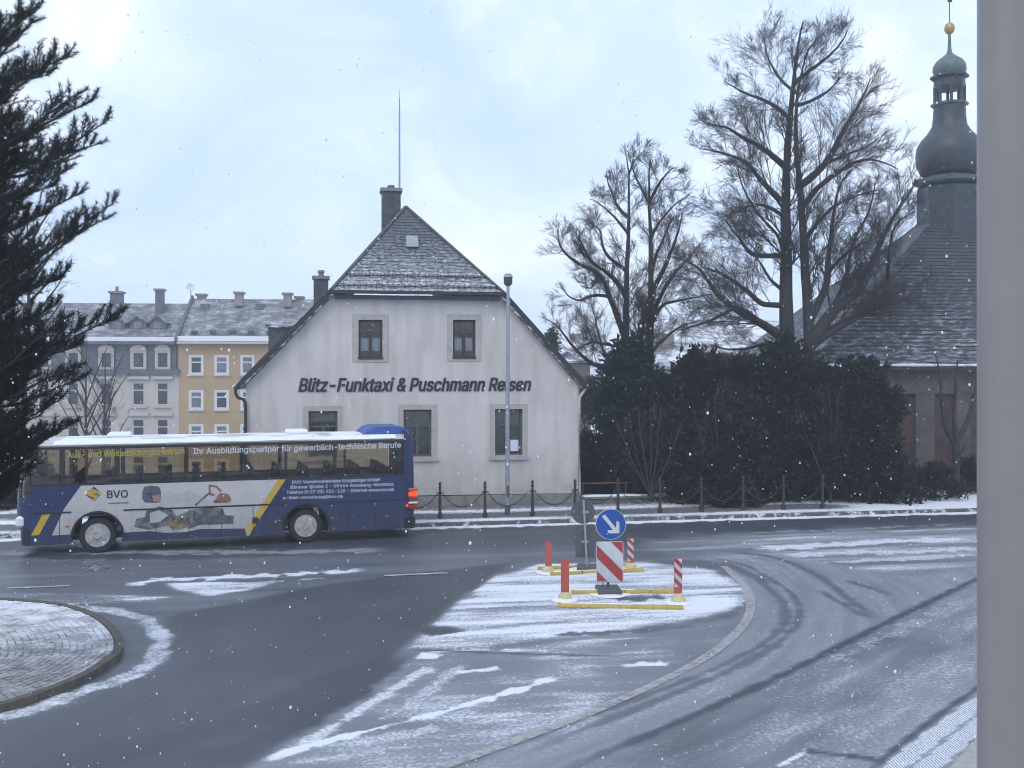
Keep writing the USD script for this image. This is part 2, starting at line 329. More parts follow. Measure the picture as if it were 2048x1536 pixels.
    lay(w, 0.37 + 0.20 * (sb - 0.5) + 0.20 * (sb2 - 0.5), 0.68 + 0.5 * (sb - 0.5) + 0.25 * (n1 - 0.5))
    line([(2060, 1110), (1960, 1155), (1774, 1245), (1574, 1345), (1324, 1458), (1139, 1536), (1000, 1600)], 0.10, 0.05, 0.10, wob=0.06, dark=True)
    line([(1960, 1185), (1820, 1250), (1690, 1310), (1600, 1352)], 0.16, 0.5, 0.5, wob=0.3)
    w = inside(gpts([(1990, 1270), (1990, 1600), (1500, 1600), (1640, 1470), (1790, 1380)]), X, Y, 0.45)
    lay(w, 0.44 + 0.22 * (sb2 - 0.5), 0.95 + 0.3 * (sb - 0.5))
    line([(1560, 1536), (1590, 1515), (1622, 1496)], 0.05, 0.85, 0.6, wob=0.03); line([(1600, 1500), (1680, 1510), (1770, 1520)], 0.07, 0.05, 0.1, wob=0.03, dark=True)
    line([(2000, 1345), (1900, 1415), (1800, 1490), (1720, 1560)], 0.05, 0.06, 0.1, wob=0.02, dark=True)
    tread = np.zeros_like(X)
    for px, h in (([(2010, 1370), (1925, 1428), (1830, 1500), (1760, 1560)], 0.13), ([(2040, 1398), (1950, 1455), (1860, 1530), (1800, 1585)], 0.13)):
        dd, al, sd = dist_line(gpts(px), X, Y); k = 1 - smooth(dd, h * 0.85, h * 1.1)
        cov = np.maximum(cov, k * 0.95); dust = np.maximum(dust, 0.75 * k); tread = np.maximum(tread, k)
    # the snowed over marked island: dense white near the signs, thin and streaky towards the viewer
    sl = C(fb(s * 0.35, t * 4.2, 9)); sl2 = C(fb(s * 0.9, t * 7.5, 11))
    w = inside(gpts([(990, 1300), (1500, 1235), (1496, 1245), (1420, 1310), (1200, 1418), (900, 1530), (480, 1620), (380, 1600), (640, 1440), (820, 1300)]), X, Y, 0.25)
    lay(w, 0.40 + 0.30 * (sl - 0.5) + 0.30 * (n1 - 0.5) + 0.24 * (sl2 - 0.5), 0.85 + 0.35 * (n1 - 0.5))
    w = inside(gpts([(985, 1152), (1075, 1128), (1290, 1122), (1430, 1140), (1478, 1172), (1486, 1212), (1400, 1232), (1290, 1256), (1120, 1278), (960, 1296), (800, 1300), (845, 1262), (905, 1210)]), X, Y, 0.30)
    lay(w, 0.74 + 0.42 * (sl - 0.5) + 0.34 * (sl2 - 0.5), 0.85 + 0.2 * (n1 - 0.5))
    for px, h, c, d in (([(1250, 1212), (1420, 1205)], 0.28, 0.98, 0.8), ([(1230, 1200), (1330, 1193)], 0.22, 0.12, 0.3)):
        line(px, h, c, d, wob=0.2, dark=c < 0.5)
    line([(1090, 1270), (1240, 1264), (1400, 1250)], 0.12, 0.15, 0.35, wob=0.2, dark=True)
    line([(840, 1266), (880, 1262), (905, 1268)], 0.35, 0.02, 0.05, wob=0.1, dark=True)
    for px, h, c in (([(880, 1320), (800, 1370), (720, 1420), (600, 1490), (480, 1545)], 0.16, 0.70), ([(940, 1320), (880, 1365), (800, 1420), (700, 1468)], 0.14, 0.60), ([(1150, 1344), (1000, 1390), (860, 1430), (680, 1476), (560, 1508), (440, 1545)], 0.09, 0.95),
                     ([(1240, 1332), (1340, 1326)], 0.14, 0.9), ([(905, 1346), (1010, 1336)], 0.10, 0.85), ([(830, 1306), (990, 1300), (1180, 1306)], 0.10, 0.72), ([(830, 1310), (880, 1316)], 0.2, 0.9),
                     ([(880, 1440), (960, 1420)], 0.25, 0.6), ([(690, 1486), (800, 1470), (900, 1452)], 0.2, 0.62), ([(560, 1530), (700, 1510), (800, 1500)], 0.18, 0.6)):
        line(px, h, c, 0.5, wob=0.12)
    line([(820, 1298), (1000, 1306), (1240, 1312)], 0.05, 0.05, 0.15, wob=0.03, dark=True)
    # the dark wet side road that sweeps in from the lower left
    w = inside(gpts([(325, 1232), (470, 1206), (600, 1178), (770, 1152), (1010, 1126), (1040, 1122), (985, 1150), (905, 1206), (838, 1268), (790, 1312), (640, 1440), (500, 1530), (300, 1640), (-300, 1640), (-300, 1490), (0, 1450), (150, 1412), (290, 1350), (330, 1290)]), X, Y, 0.14)
    dr, ar, _ = dist_line(smooth_line(gpts([(-200, 1560), (200, 1420), (520, 1300), (760, 1190), (1000, 1120)])), X, Y); sr = fb(ar * 0.2, dr * 1.6, 12)
    lay(w, 0.04 + 0.08 * (n2 - 0.5), 0.09 + 0.22 * (sr - 0.5))
    line([(-100, 1600), (120, 1536), (340, 1480), (560, 1410), (760, 1310)], 0.45, 0.0, 0.02, wob=0.2, dark=True)
    line([(330, 1545), (520, 1480), (690, 1390), (800, 1300)], 0.35, 0.0, 0.02, wob=0.2, dark=True)
    # white tongues of snow at the mouth of the side road
    w = inside(gpts([(330, 1166), (440, 1163), (548, 1167), (500, 1182), (420, 1192), (350, 1180)]), X, Y, 0.14); lay(w, 0.74 + 0.5 * (sl2 - 0.5), 0.8)
    w = inside(gpts([(-200, 1188), (100, 1186), (330, 1194), (300, 1202), (200, 1208), (130, 1212), (-200, 1204)]), X, Y, 0.2); lay(w, 0.62 + 0.5 * (sl2 - 0.5), 0.6)
    # crusted snow round the paved refuge
    di, ai, _ = dist_line(ISLAND, X, Y)
    crust = smooth_line(gpts([(120, 1213), (205, 1219), (285, 1238), (318, 1268), (322, 1292), (300, 1330), (240, 1358), (150, 1388), (60, 1420), (-60, 1446)]), 60)
    dc, ac, _ = dist_line(crust, X, Y)
    k = 1 - smooth(di, 1.0, 1.5); lay(k * 0.5, 0.2, 0.2)
    k = 1 - smooth(dc + (n2 - 0.5) * 0.25, 0.12, 0.34); cov = np.maximum(cov, k * (0.66 + 0.7 * (fb(X * 5, Y * 5, 15) - 0.5))); dust = np.maximum(dust, k * 0.5)
    return np.stack([np.clip(cov, 0, 1), np.clip(dust, 0, 1), tread], -1)

M['road'] = mat('asphalt_with_snow', {
    'a': ('attribute', {'attribute': 'snow'}), 'sc': ('separate_color', {}), 'g': ('geometry', {}),
    'n1': ('noise_texture', {'scale': 14.0, 'detail': 7.0, 'roughness': 0.75}), 'n2': ('noise_texture', {'scale': 48.0, 'detail': 3.0, 'roughness': 0.7}),
    'nm': ('math', {'math_type': 'multiply_add', 'value2': 1.45, 'value3': -0.725}), 'ad': ('math', {'math_type': 'add'}),
    'mr': ('map_range', {'range_type': 'smoothstep', 'from_min': 0.36, 'from_max': 0.86, 'to_min': 0.0, 'to_max': 0.95}),
    'big': ('noise_texture', {'scale': 0.7, 'detail': 4.0}),
    'rb': ('rgb_ramp', {'ramp': [(0.3, (0.030, 0.036, 0.047)), (0.7, (0.047, 0.054, 0.069))]}),
    'gr': ('rgb_ramp', {'ramp': [(0.35, (0.55, 0.55, 0.55)), (0.65, (1.3, 1.3, 1.3))]}), 'mg': ('mix', {'mix_type': 'multiply', 'fac': 1.0}),
    'dm': ('math', {'math_type': 'multiply'}), 'dm2': ('map_range', {'from_min': 0.3, 'from_max': 0.75, 'to_min': 0.18, 'to_max': 0.66}),
    'mx1': ('mix', {'color2': (0.50, 0.525, 0.58)}), 'mx2': ('mix', {'color2': (0.72, 0.74, 0.79)}),
    # tyre tread prints pressed into the snow
    'rot': ('mapping', {'rotation': (0, 0, 0.0)}), 'wv': ('wave_texture', {'wave_type': 'bands', 'bands_direction': 'x', 'profile': 'sine', 'scale': 7.5, 'distortion': 2.5, 'detail': 1.0, 'detail_scale': 3.0}),
    'tr': ('map_range', {'range_type': 'smoothstep', 'from_min': 0.35, 'from_max': 0.65, 'to_min': 0.0, 'to_max': 0.85}), 'tm': ('math', {'math_type': 'multiply'}), 'inv': ('math', {'math_type': 'subtract', 'value1': 1.0}), 'fm': ('math', {'math_type': 'multiply'}),
    'rr': ('map_range', {'from_min': 0.0, 'from_max': 1.0, 'to_min': 0.42, 'to_max': 0.85}),
    'hs': ('math', {'math_type': 'multiply_add', 'value2': 1.0}), 'hb': ('math', {'math_type': 'multiply', 'value2': 0.35}), 'b': ('bump', {'strength': 0.45, 'distance': 0.02}),
    'p': ('principled_bsdf', {'specular_ior_level': 0.35}),
}, [('a.color', 'sc.color'), ('g.position', 'n1.vector'), ('g.position', 'n2.vector'), ('g.position', 'big.vector'), ('n1.fac', 'nm.value1'), ('sc.r', 'ad.value1'), ('nm.value', 'ad.value2'), ('ad.value', 'mr.value'),
    ('big.fac', 'rb.fac'), ('n2.fac', 'gr.fac'), ('rb.color', 'mg.color1'), ('gr.color', 'mg.color2'), ('n2.fac', 'dm2.value'), ('sc.g', 'dm.value1'), ('dm2.result', 'dm.value2'),
    ('mg.color', 'mx1.color1'), ('dm.value', 'mx1.fac'), ('mx1.color', 'mx2.color1'),
    ('g.position', 'rot.vector'), ('rot.vector', 'wv.vector'), ('wv.fac', 'tr.value'), ('tr.result', 'tm.value1'), ('sc.b', 'tm.value2'), ('tm.value', 'inv.value2'), ('mr.result', 'fm.value1'), ('inv.value', 'fm.value2'),
    ('fm.value', 'mx2.fac'), ('mx2.color', 'p.base_color'), ('fm.value', 'rr.value'), ('rr.result', 'p.roughness'),
    ('fm.value', 'hs.value1'), ('n2.fac', 'hb.value1'), ('hb.value', 'hs.value3'), ('hs.value', 'b.height'), ('b.normal', 'p.normal')])

def grid_mesh(a, b, fn):
    A, B = np.meshgrid(a, b, indexing='ij'); v = fn(A, B).reshape(-1, 3)
    i = np.arange(len(a) - 1)[:, None] * len(b); j = np.arange(len(b) - 1)[None]
    q = i + j
    f = np.stack([np.stack([q, q + len(b), q + len(b) + 1], -1), np.stack([q, q + len(b) + 1, q + 1], -1)], 2).reshape(-1, 3)
    m = trimesh.Trimesh(v, f, process=False)
    if m.face_normals[:, 2].mean() < 0: m = trimesh.Trimesh(v, f[:, ::-1], process=False)
    return m

# the carriageway: street and side road, one asphalt sheet with its snow
rx, ry = np.arange(-20, 24.01, 0.09), np.arange(9.0, 37.6, 0.085)
road_mesh = grid_mesh(rx, ry, lambda A, B: np.stack([A, B, np.zeros_like(A)], -1))
V = np.asarray(road_mesh.vertices)
keep = KF.st(V[:, 0], V[:, 1])[1] < 0.10
fk = keep[road_mesh.faces].all(1)
road_mesh.update_faces(fk); road_mesh.remove_unreferenced_vertices(); V = np.asarray(road_mesh.vertices)
pv = paint_road(V[:, 0], V[:, 1])
Vz = V.copy(); Vz[:, 2] = 0.012 * smooth(pv[:, 0], 0.45, 0.9) * fb(V[:, 0] * 2.5, V[:, 1] * 2.5, 21, 3)
road_mesh = trimesh.Trimesh(Vz, road_mesh.faces, process=False)
road = single('road', road_mesh, M['road'], kind='structure', smooth=True)
primvar(road, 'snow', pv)

# far pavement between the kerb and the houses
def pave_z(s, t):
    return 0.12 + 0.0 * (np.asarray(s) + np.asarray(t))
M['pavement'] = mat('pavement_with_snow', {
    'a': ('attribute', {'attribute': 'snow'}), 'sc': ('separate_color', {}), 'g': ('geometry', {}),
    'n1': ('noise_texture', {'scale': 6.0, 'detail': 6.0, 'roughness': 0.7}), 'nm': ('math', {'math_type': 'multiply_add', 'value2': 0.8, 'value3': -0.4}), 'ad': ('math', {'math_type': 'add'}),
    'mr': ('map_range', {'range_type': 'smoothstep', 'from_min': 0.35, 'from_max': 0.7}), 'mx': ('mix', {'color1': (0.12, 0.118, 0.122), 'color2': (0.72, 0.74, 0.79)}), 'p': ('principled_bsdf', {'roughness': 0.8})},
    [('a.color', 'sc.color'), ('g.position', 'n1.vector'), ('n1.fac', 'nm.value1'), ('sc.r', 'ad.value1'), ('nm.value', 'ad.value2'), ('ad.value', 'mr.value'), ('mr.result', 'mx.fac'), ('mx.color', 'p.base_color')])
ps, pt = np.arange(-34, 34.01, 0.16), np.arange(0.16, 4.85, 0.08)
pm = grid_mesh(ps, pt, lambda A, B: KF.W(A, B, pave_z(A, B)))
v = np.asarray(pm.vertices); s_, t_ = KF.st(v[:, 0], v[:, 1])
c_ = 0.42 + 0.5 * (fb(s_ * 0.2, t_ * 2.2, 31) - 0.5) + 0.3 * np.exp(-((t_ - 2.7) / 0.35) ** 2) + 0.25 * np.exp(-((t_ - 0.5) / 0.3) ** 2) - 0.30 * np.exp(-((t_ - 1.6) / 0.45) ** 2) - 0.2 * np.exp(-((t_ - 4.1) / 0.3) ** 2) * (s_ < 6)
c_ = c_ * (1 - smooth(s_, 12, 15)) + (0.86 + 0.25 * (fb(s_, t_ * 2, 33) - 0.5)) * smooth(s_, 12, 15)
pave = single('pavement', pm, M['pavement'], kind='structure', smooth=True)
primvar(pave, 'snow', np.stack([np.clip(c_, 0, 1)] * 3, -1))
kerbT = thing('kerb', 'long straight stone kerb with snow along the far edge of the street', 'kerb', KF.W(0, 0, 0), kind='structure')
for i in range(64):
    s0 = -32 + i
    kerbT.part('kerb_stone', rbox(0, 0.99, 0, 0.16, -0.1, 0.122, 0.015).apply_transform(trimesh.transformations.translation_matrix([0, 0, 0])) if False else
               (lambda b: trimesh.Trimesh(KF.W(b.vertices[:, 0], b.vertices[:, 1], b.vertices[:, 2]), b.faces, process=False))(rbox(s0, s0 + 0.99, 0.0, 0.158, -0.1, 0.122, 0.015)), M['kerb'])

# the wide ground: falls away behind the street on the left, churchyard on the right, low wooded rise far behind
def terrain(X, Y):
    s, t = KF.st(X, Y)
    z = np.full(X.shape, -0.06)
    beh = smooth(t, 4.0, 5.2)
    right = smooth(s, -9, 1)
    low = -7.2 * smooth(t, 9, 42) * (1 - right) - 2.5 * smooth(t, 20, 60) * right
    near = 0.10 + 0.0 * s
    z = z * (1 - beh) + beh * (near + low)
    z = z + 12.0 * smooth(np.hypot(X, Y), 130, 300) * smooth(X, -60, 40) + 3 * (fb(X * 0.02, Y * 0.02, 41) - 0.5) * smooth(np.hypot(X, Y), 80, 160)
    return z
def axis(lo, hi, near_lo, near_hi, fine, coarse):
    return np.r_[np.arange(lo, near_lo, coarse), np.arange(near_lo, near_hi, fine), np.arange(near_hi, hi + 1, coarse)]
gm = grid_mesh(axis(-340, 340, -40, 40, 1.0, 10.0), axis(-60, 400, 5, 75, 1.0, 9.0), lambda A, B: np.stack([A, B, terrain(A, B)], -1))
M['ground'] = snowed('snowy_earth', (0.06, 0.058, 0.05), 0.9, 0.38, 0.58, (1, 1, 1), 0.9)
ground = single('ground', gm, M['ground'], kind='structure', smooth=True)

# near right corner of pavement under the viewer
cpts = gpts([(1962, 1470), (1895, 1540), (1850, 1590), (2250, 1700), (2300, 1440), (2030, 1420)], 0.1)
single('pavement', trimesh.creation.extrude_polygon(Polygon(cpts).convex_hull, 0.13, engine='earcut').apply_translation([0, 0, -0.02]), plain('pale_paving', (0.34, 0.32, 0.30), 0.8, 0.15, 6), kind='structure')

# painted markings
M['line_paint'] = snowed('worn_road_paint', (0.36, 0.34, 0.31), 0.7, 0.52, 0.72, (1, 1, 1), 2.2, bvar=0.25)
M['cream_paint'] = mat('worn_cream_paint', {'g': ('geometry', {}), 'n': ('noise_texture', {'scale': 7.0, 'detail': 6.0, 'roughness': 0.7}), 'c': ('rgb_ramp', {'ramp': [(0.3, (0.33, 0.315, 0.31)), (0.7, (0.48, 0.46, 0.45))]}),
    'f': ('map_range', {'range_type': 'smoothstep', 'from_min': 0.36, 'from_max': 0.58, 'to_min': 0.1, 'to_max': 0.8}), 'p': ('principled_bsdf', {'roughness': 0.8}), 't': ('transparent_bsdf', {}), 'm': ('mix_closure', {})},
    [('g.position', 'n.vector'), ('n.fac', 'c.fac'), ('c.color', 'p.base_color'), ('n.fac', 'f.value'), ('f.result', 'm.fac'), ('t.BSDF', 'm.closure1'), ('p.BSDF', 'm.closure2')], surface='m.closure')
def ribbon(pts, w, z):
    pts = np.asarray(pts); tg = np.gradient(pts, axis=0); tg /= np.linalg.norm(tg, axis=1, keepdims=True); nn = np.stack([-tg[:, 1], tg[:, 0]], 1)
    ww = np.asarray(w) * np.ones(len(pts)); a, b = pts + nn * ww[:, None] / 2, pts - nn * ww[:, None] / 2
    v = np.vstack([np.c_[a, np.full(len(a), z)], np.c_[b, np.full(len(b), z)]]); n = len(a); i = np.arange(n - 1)
    return trimesh.Trimesh(v, np.vstack([np.stack([i, i + n, i + 1], 1), np.stack([i + 1, i + n, i + n + 1], 1)]), process=False)
jit = 0.19 + 0.12 * (fb(np.arange(len(EDGE_ARC)) * 0.6, 0, 44) - 0.5)
single('road_marking', ribbon(EDGE_ARC[3:], jit[3:], 0.016), M['cream_paint'], 'broad worn cream line curving round the snowed over island', 'road marking', kind='structure')
single('road_marking', ribbon(smooth_line(gpts([(768, 1152), (895, 1146.5)]), 8), 0.14, 0.012), M['line_paint'], 'short white lane dash on the street behind the coach', 'road marking', kind='structure')
single('road_marking', ribbon(smooth_line(gpts([(15, 1177), (140, 1172)]), 8), 0.12, 0.012), M['line_paint'], 'faint white lane dash on the street below the coach front', 'road marking', kind='structure')
mh = G(192, 1136)
mhT = thing('manhole_cover', 'round iron manhole cover in the street below the coach front wheel', 'manhole cover', mh)
M['cover_iron'] = snowed('dusted_iron', (0.035, 0.038, 0.045), 0.6, 0.35, 0.95, (1, 1, 1), 5.0)
mhT.part('rim', lathe([(0.36, 0.004), (0.36, 0.016), (0.31, 0.016), (0.31, 0.010)], mh, 28), M['cover_iron'])
mhT.part('lid', lathe([(0.305, 0.004), (0.305, 0.013), (0.01, 0.014)], mh, 28), M['cover_iron'])

# the paved refuge at the left, ringed by kerb stones, paved in curved rows of setts
isl = thing('traffic_island', 'low paved island with curved kerb and rows of snow dusted setts at the left edge', 'traffic island', (-11, 19, 0), kind='structure')
M['sett_bed'] = snowed('snowy_joint', (0.13, 0.13, 0.13), 0.9, 0.40, 0.95, (1, 1, 1), 3.0, (15.5, 21.5, -0.06, 0.24), 'y')
inner = ISLAND_POLY.buffer(-0.16)
bed = trimesh.creation.extrude_polygon(inner, 0.155, engine='earcut'); bed.apply_translation([0, 0, -0.05])
isl.part('bed', bed, M['sett_bed'])
M['island_kerb'] = plain('dark_kerb', (0.085, 0.075, 0.062), 0.85, 0.25, 5, 0.3, 40)
ring = np.array(ISLAND); cum = np.r_[0, np.cumsum(np.linalg.norm(np.diff(ring, axis=0), axis=1))]
off = np.array(ISLAND_POLY.exterior.coords)
k0 = 0.0
def at_len(L): return np.array([np.interp(L, cum, ring[:, 0]), np.interp(L, cum, ring[:, 1])])
cen = np.array(ISLAND_POLY.representative_point().coords[0])
sgn = 1.0
while k0 + 0.78 < cum[-1]:
    a, m_, b = at_len(k0 + 0.006), at_len(k0 + 0.39), at_len(k0 + 0.774); tg = (b - a) / np.linalg.norm(b - a); nn = np.array([-tg[1], tg[0]])
    if ISLAND_POLY.contains(Point(*(m_ + nn * 0.08))) is False: nn = -nn
    pl = Polygon([a, m_, b, b + nn * 0.15, m_ + nn * 0.15, a + nn * 0.15]).buffer(0)
    st_ = trimesh.creation.extrude_polygon(pl, 0.17, engine='earcut'); st_.apply_translation([0, 0, -0.04])
    isl.part('kerb_stone', st_, M['island_kerb']); k0 += 0.78
setts = []; rng = random.Random(5)
d_off = 0.16 + 0.06
while d_off < 4.2:
    rp = ISLAND_POLY.buffer(-d_off)
    if rp.is_empty: break
    for g in getattr(rp, 'geoms', [rp]):
        L = g.exterior.length; n = int(L / 0.125)
        for q in range(n):
            p = np.array(g.exterior.interpolate(q * L / n).coords[0]); p2 = np.array(g.exterior.interpolate((q * L / n + 0.05) % L).coords[0]); tg = p2 - p; nl = np.linalg.norm(tg)
            if nl < 1e-4: continue
            tg /= nl; pxx = CX + p[0] / p[1] * FPX
            if pxx < -30 or p[1] > 23.4: continue
            setts.append((p, tg))
    d_off += 0.125
M['setts'] = [snowed('sett_%s' % n_, c, 0.75, 0.42, 0.92, (1, 1, 1), 2.2, (15.5, 21.5, -0.06, 0.26), 'y', bvar=0.15) for n_, c in (('pale', (0.26, 0.255, 0.25)), ('mid', (0.22, 0.22, 0.22)), ('dark', (0.18, 0.18, 0.185)))]
M['setts_far'] = snowed('snowy_setts', (0.22, 0.22, 0.22), 0.75, 0.42, 0.92, (1, 1, 1), 2.2, (15.5, 21.5, -0.06, 0.26), 'y', bvar=0.2)
setts.sort(key=lambda q: q[0][1])
far_m = []
for q, (p, tg) in enumerate(setts):
    h = 0.102 + rng.uniform(0, 0.018); a = 0.052 * rng.uniform(0.9, 1.0); b = 0.050; nn = np.array([-tg[1], tg[0]])
    c0 = [p + tg * x * a + nn * y * b for x, y in ((-1, -1), (1, -1), (1, 1), (-1, 1))]; c1 = [p + tg * x * a * 0.86 + nn * y * b * 0.86 for x, y in ((-1, -1), (1, -1), (1, 1), (-1, 1))]
    vv = np.array([[*c, 0.09] for c in c0] + [[*c, h] for c in c0] + [[*c, h + 0.010] for c in c1])
    ff = [[8, 9, 10], [8, 10, 11]]
    for o in (0, 4):
        for i in range(4): j = (i + 1) % 4; ff += [[o + i, o + j, o + 4 + j], [o + i, o + 4 + j, o + 4 + i]]
    mm = trimesh.Trimesh(vv, ff, process=False)
    if q < 300: isl.part('sett', mm, M['setts'][rng.randrange(3)])
    else: far_m.append((vv, ff))
if far_m:
    vs = np.vstack([a for a, _ in far_m]); fs = np.vstack([np.array(b) + 12 * i for i, (_, b) in enumerate(far_m)])
    isl.part('setts', trimesh.Trimesh(vs, fs, process=False), M['setts_far'], kind='stuff')
# ------------------------------------------------------------------ the gabled house with the lettering
HF = Frame(KF.W(0, 4.3, 0)[:2], 9.8)
M['render_wall'] = mat('pale_render', {
    'g': ('geometry', {}), 'n1': ('noise_texture', {'scale': 0.7, 'detail': 6.0, 'roughness': 0.6}), 'mp': ('mapping', {'scale': (2.2, 2.2, 0.35)}), 'n2': ('noise_texture', {'scale': 1.2, 'detail': 5.0}),
    'n3': ('noise_texture', {'scale': 60.0, 'detail': 3.0}),
    'r1': ('rgb_ramp', {'ramp': [(0.3, (0.52, 0.49, 0.465)), (0.7, (0.60, 0.57, 0.545))]}), 'r2': ('rgb_ramp', {'ramp': [(0.32, (0.84, 0.83, 0.82)), (0.58, (1, 1, 1))]}),
    'sx': ('separate_xyz', {}), 'zr': ('map_range', {'from_min': 0.1, 'from_max': 2.2, 'to_min': 0.62, 'to_max': 0.0, 'clamp': True}), 'n4': ('noise_texture', {'scale': 1.6, 'detail': 6.0, 'roughness': 0.7}), 'n4m': ('map_range', {'from_min': 0.3, 'from_max': 0.7, 'to_min': 0.1, 'to_max': 1.3}), 'ml': ('math', {'math_type': 'multiply', 'use_clamp': True}), 'damp': ('mix', {'color2': (0.30, 0.275, 0.255)}),
    'mx': ('mix', {'mix_type': 'multiply', 'fac': 0.9}), 'b': ('bump', {'strength': 0.25, 'distance': 0.01}), 'p': ('principled_bsdf', {'roughness': 0.9, 'specular_ior_level': 0.2})},
    [('g.position', 'n1.vector'), ('g.position', 'mp.vector'), ('mp.vector', 'n2.vector'), ('g.position', 'n3.vector'), ('n1.fac', 'r1.fac'), ('n2.fac', 'r2.fac'), ('r1.color', 'mx.color1'), ('r2.color', 'mx.color2'),
     ('g.position', 'sx.vector'), ('sx.z', 'zr.value'), ('g.position', 'n4.vector'), ('n4.fac', 'n4m.value'), ('zr.result', 'ml.value1'), ('n4m.result', 'ml.value2'), ('mx.color', 'damp.color1'), ('ml.value', 'damp.fac'),
     ('damp.color', 'p.base_color'), ('n3.fac', 'b.height'), ('b.normal', 'p.normal')])
M['surround'] = plain('sandstone_surround', (0.40, 0.375, 0.35), 0.85, 0.12, 4, 0.2, 60)
M['plinth'] = plain('plinth_render', (0.21, 0.20, 0.19), 0.9, 0.25, 2.5, 0.3, 50)
M['slate'] = snowed('slate_with_snow', (0.078, 0.086, 0.098), 0.55, 0.46, 0.92, (1.0, 1.0, 3.0), 6.0, zgrad=(8.1, 11.3, 0.17, -0.10), bvar=0.35)
M['slate_plain'] = plain('slate_cladding', (0.050, 0.055, 0.062), 0.6, 0.35, 5, 0.35, 40)
M['slate_roof'] = snowed('slate_slope', (0.075, 0.08, 0.088), 0.6, 0.45, 0.65, (0.8, 0.8, 3.0), 2.0, bvar=0.3)
M['verge'] = plain('dark_verge_board', (0.028, 0.026, 0.026), 0.7, 0.2, 4)
M['wood'] = plain('brown_window_wood', (0.050, 0.026, 0.017), 0.6, 0.3, 10)
M['grey_wood'] = plain('grey_window_wood', (0.085, 0.08, 0.078), 0.6, 0.25, 10)
M['curtain'] = plain('white_net_curtain', (0.66, 0.67, 0.70), 0.9, 0.05, 8)
M['blind'] = plain('grey_roller_blind', (0.20, 0.195, 0.19), 0.8, 0.1, 8)
M['drape'] = plain('grey_net_drape', (0.125, 0.13, 0.135), 0.9, 0.22, 7, stretch=(3, 3, 0.3))
M['paper'] = plain('paper_notice', (0.60, 0.64, 0.74), 0.8, 0.06, 20)
M['letter'] = plain('black_lettering', (0.012, 0.013, 0.018), 0.4, 0.1, 8)
M['pane'] = glass_mat('window_glass', (0.9, 0.92, 0.92))
M['dark_room'] = plain('dark_room', (0.02, 0.02, 0.02), 0.9)
sz = HF.sz
house = thing('office_house', 'pale rendered gabled house with slate half hip and black lettering across its front', 'house', HF.W(sz(822, 990)[0], 0, 0.3), HF.yaw)
def rect(px0, py0, px1, py1):
    a, b = sz(px0, py1), sz(px1, py0); return sbox(a[0], a[1], b[0], b[1])
wall = Polygon([sz(492, 996), sz(492, 770), sz(668, 590), sz(1003, 592), sz(1157, 772), sz(1157, 986)])
wpx = [(717, 640, 765, 717), (906, 640, 951, 716), (617, 822, 675, 914), (807, 819, 863, 914), (990, 818, 1045, 911)]
spx = [(705, 629, 777, 724), (895, 629, 962, 722), (607, 812, 684, 917), (797, 809, 874, 917), (980, 808, 1055, 914)]
holes = unary_union([rect(*w) for w in wpx])
sur_out = unary_union([rect(*w) for w in spx])
base_z = 0.0
house.part('front_wall', HF.poly(wall.difference(sur_out), 0.0, 0.35), M['render_wall'])
SL, SR = sz(492, 800)[0], sz(1157, 800)[0]
zc = sz(492, 768)[1]; DEEP = 15.0
plin = Polygon([sz(488, 1004), sz(488, 999), sz(1161, 988), sz(1161, 1020), sz(488, 1030)])
pt_ = sz(840, 993)[1]
house.part('plinth', HF.box(SL - 0.06, SR + 0.06, -0.06, 0.30, -0.2, pt_), M['plinth'])
house.part('side_wall', HF.box(SL, SL + 0.35, 0.352, DEEP, -7, zc), M['render_wall']); house.part('side_wall', HF.box(SR - 0.35, SR, 0.352, DEEP, -3, zc), M['render_wall'])
house.part('back_wall', HF.poly(wall, DEEP, DEEP + 0.3), M['render_wall'])
house.part('floor', HF.box(SL + 0.36, SR - 0.36, 0.36, DEEP - 0.01, 3.35, 3.6), M['dark_room'])
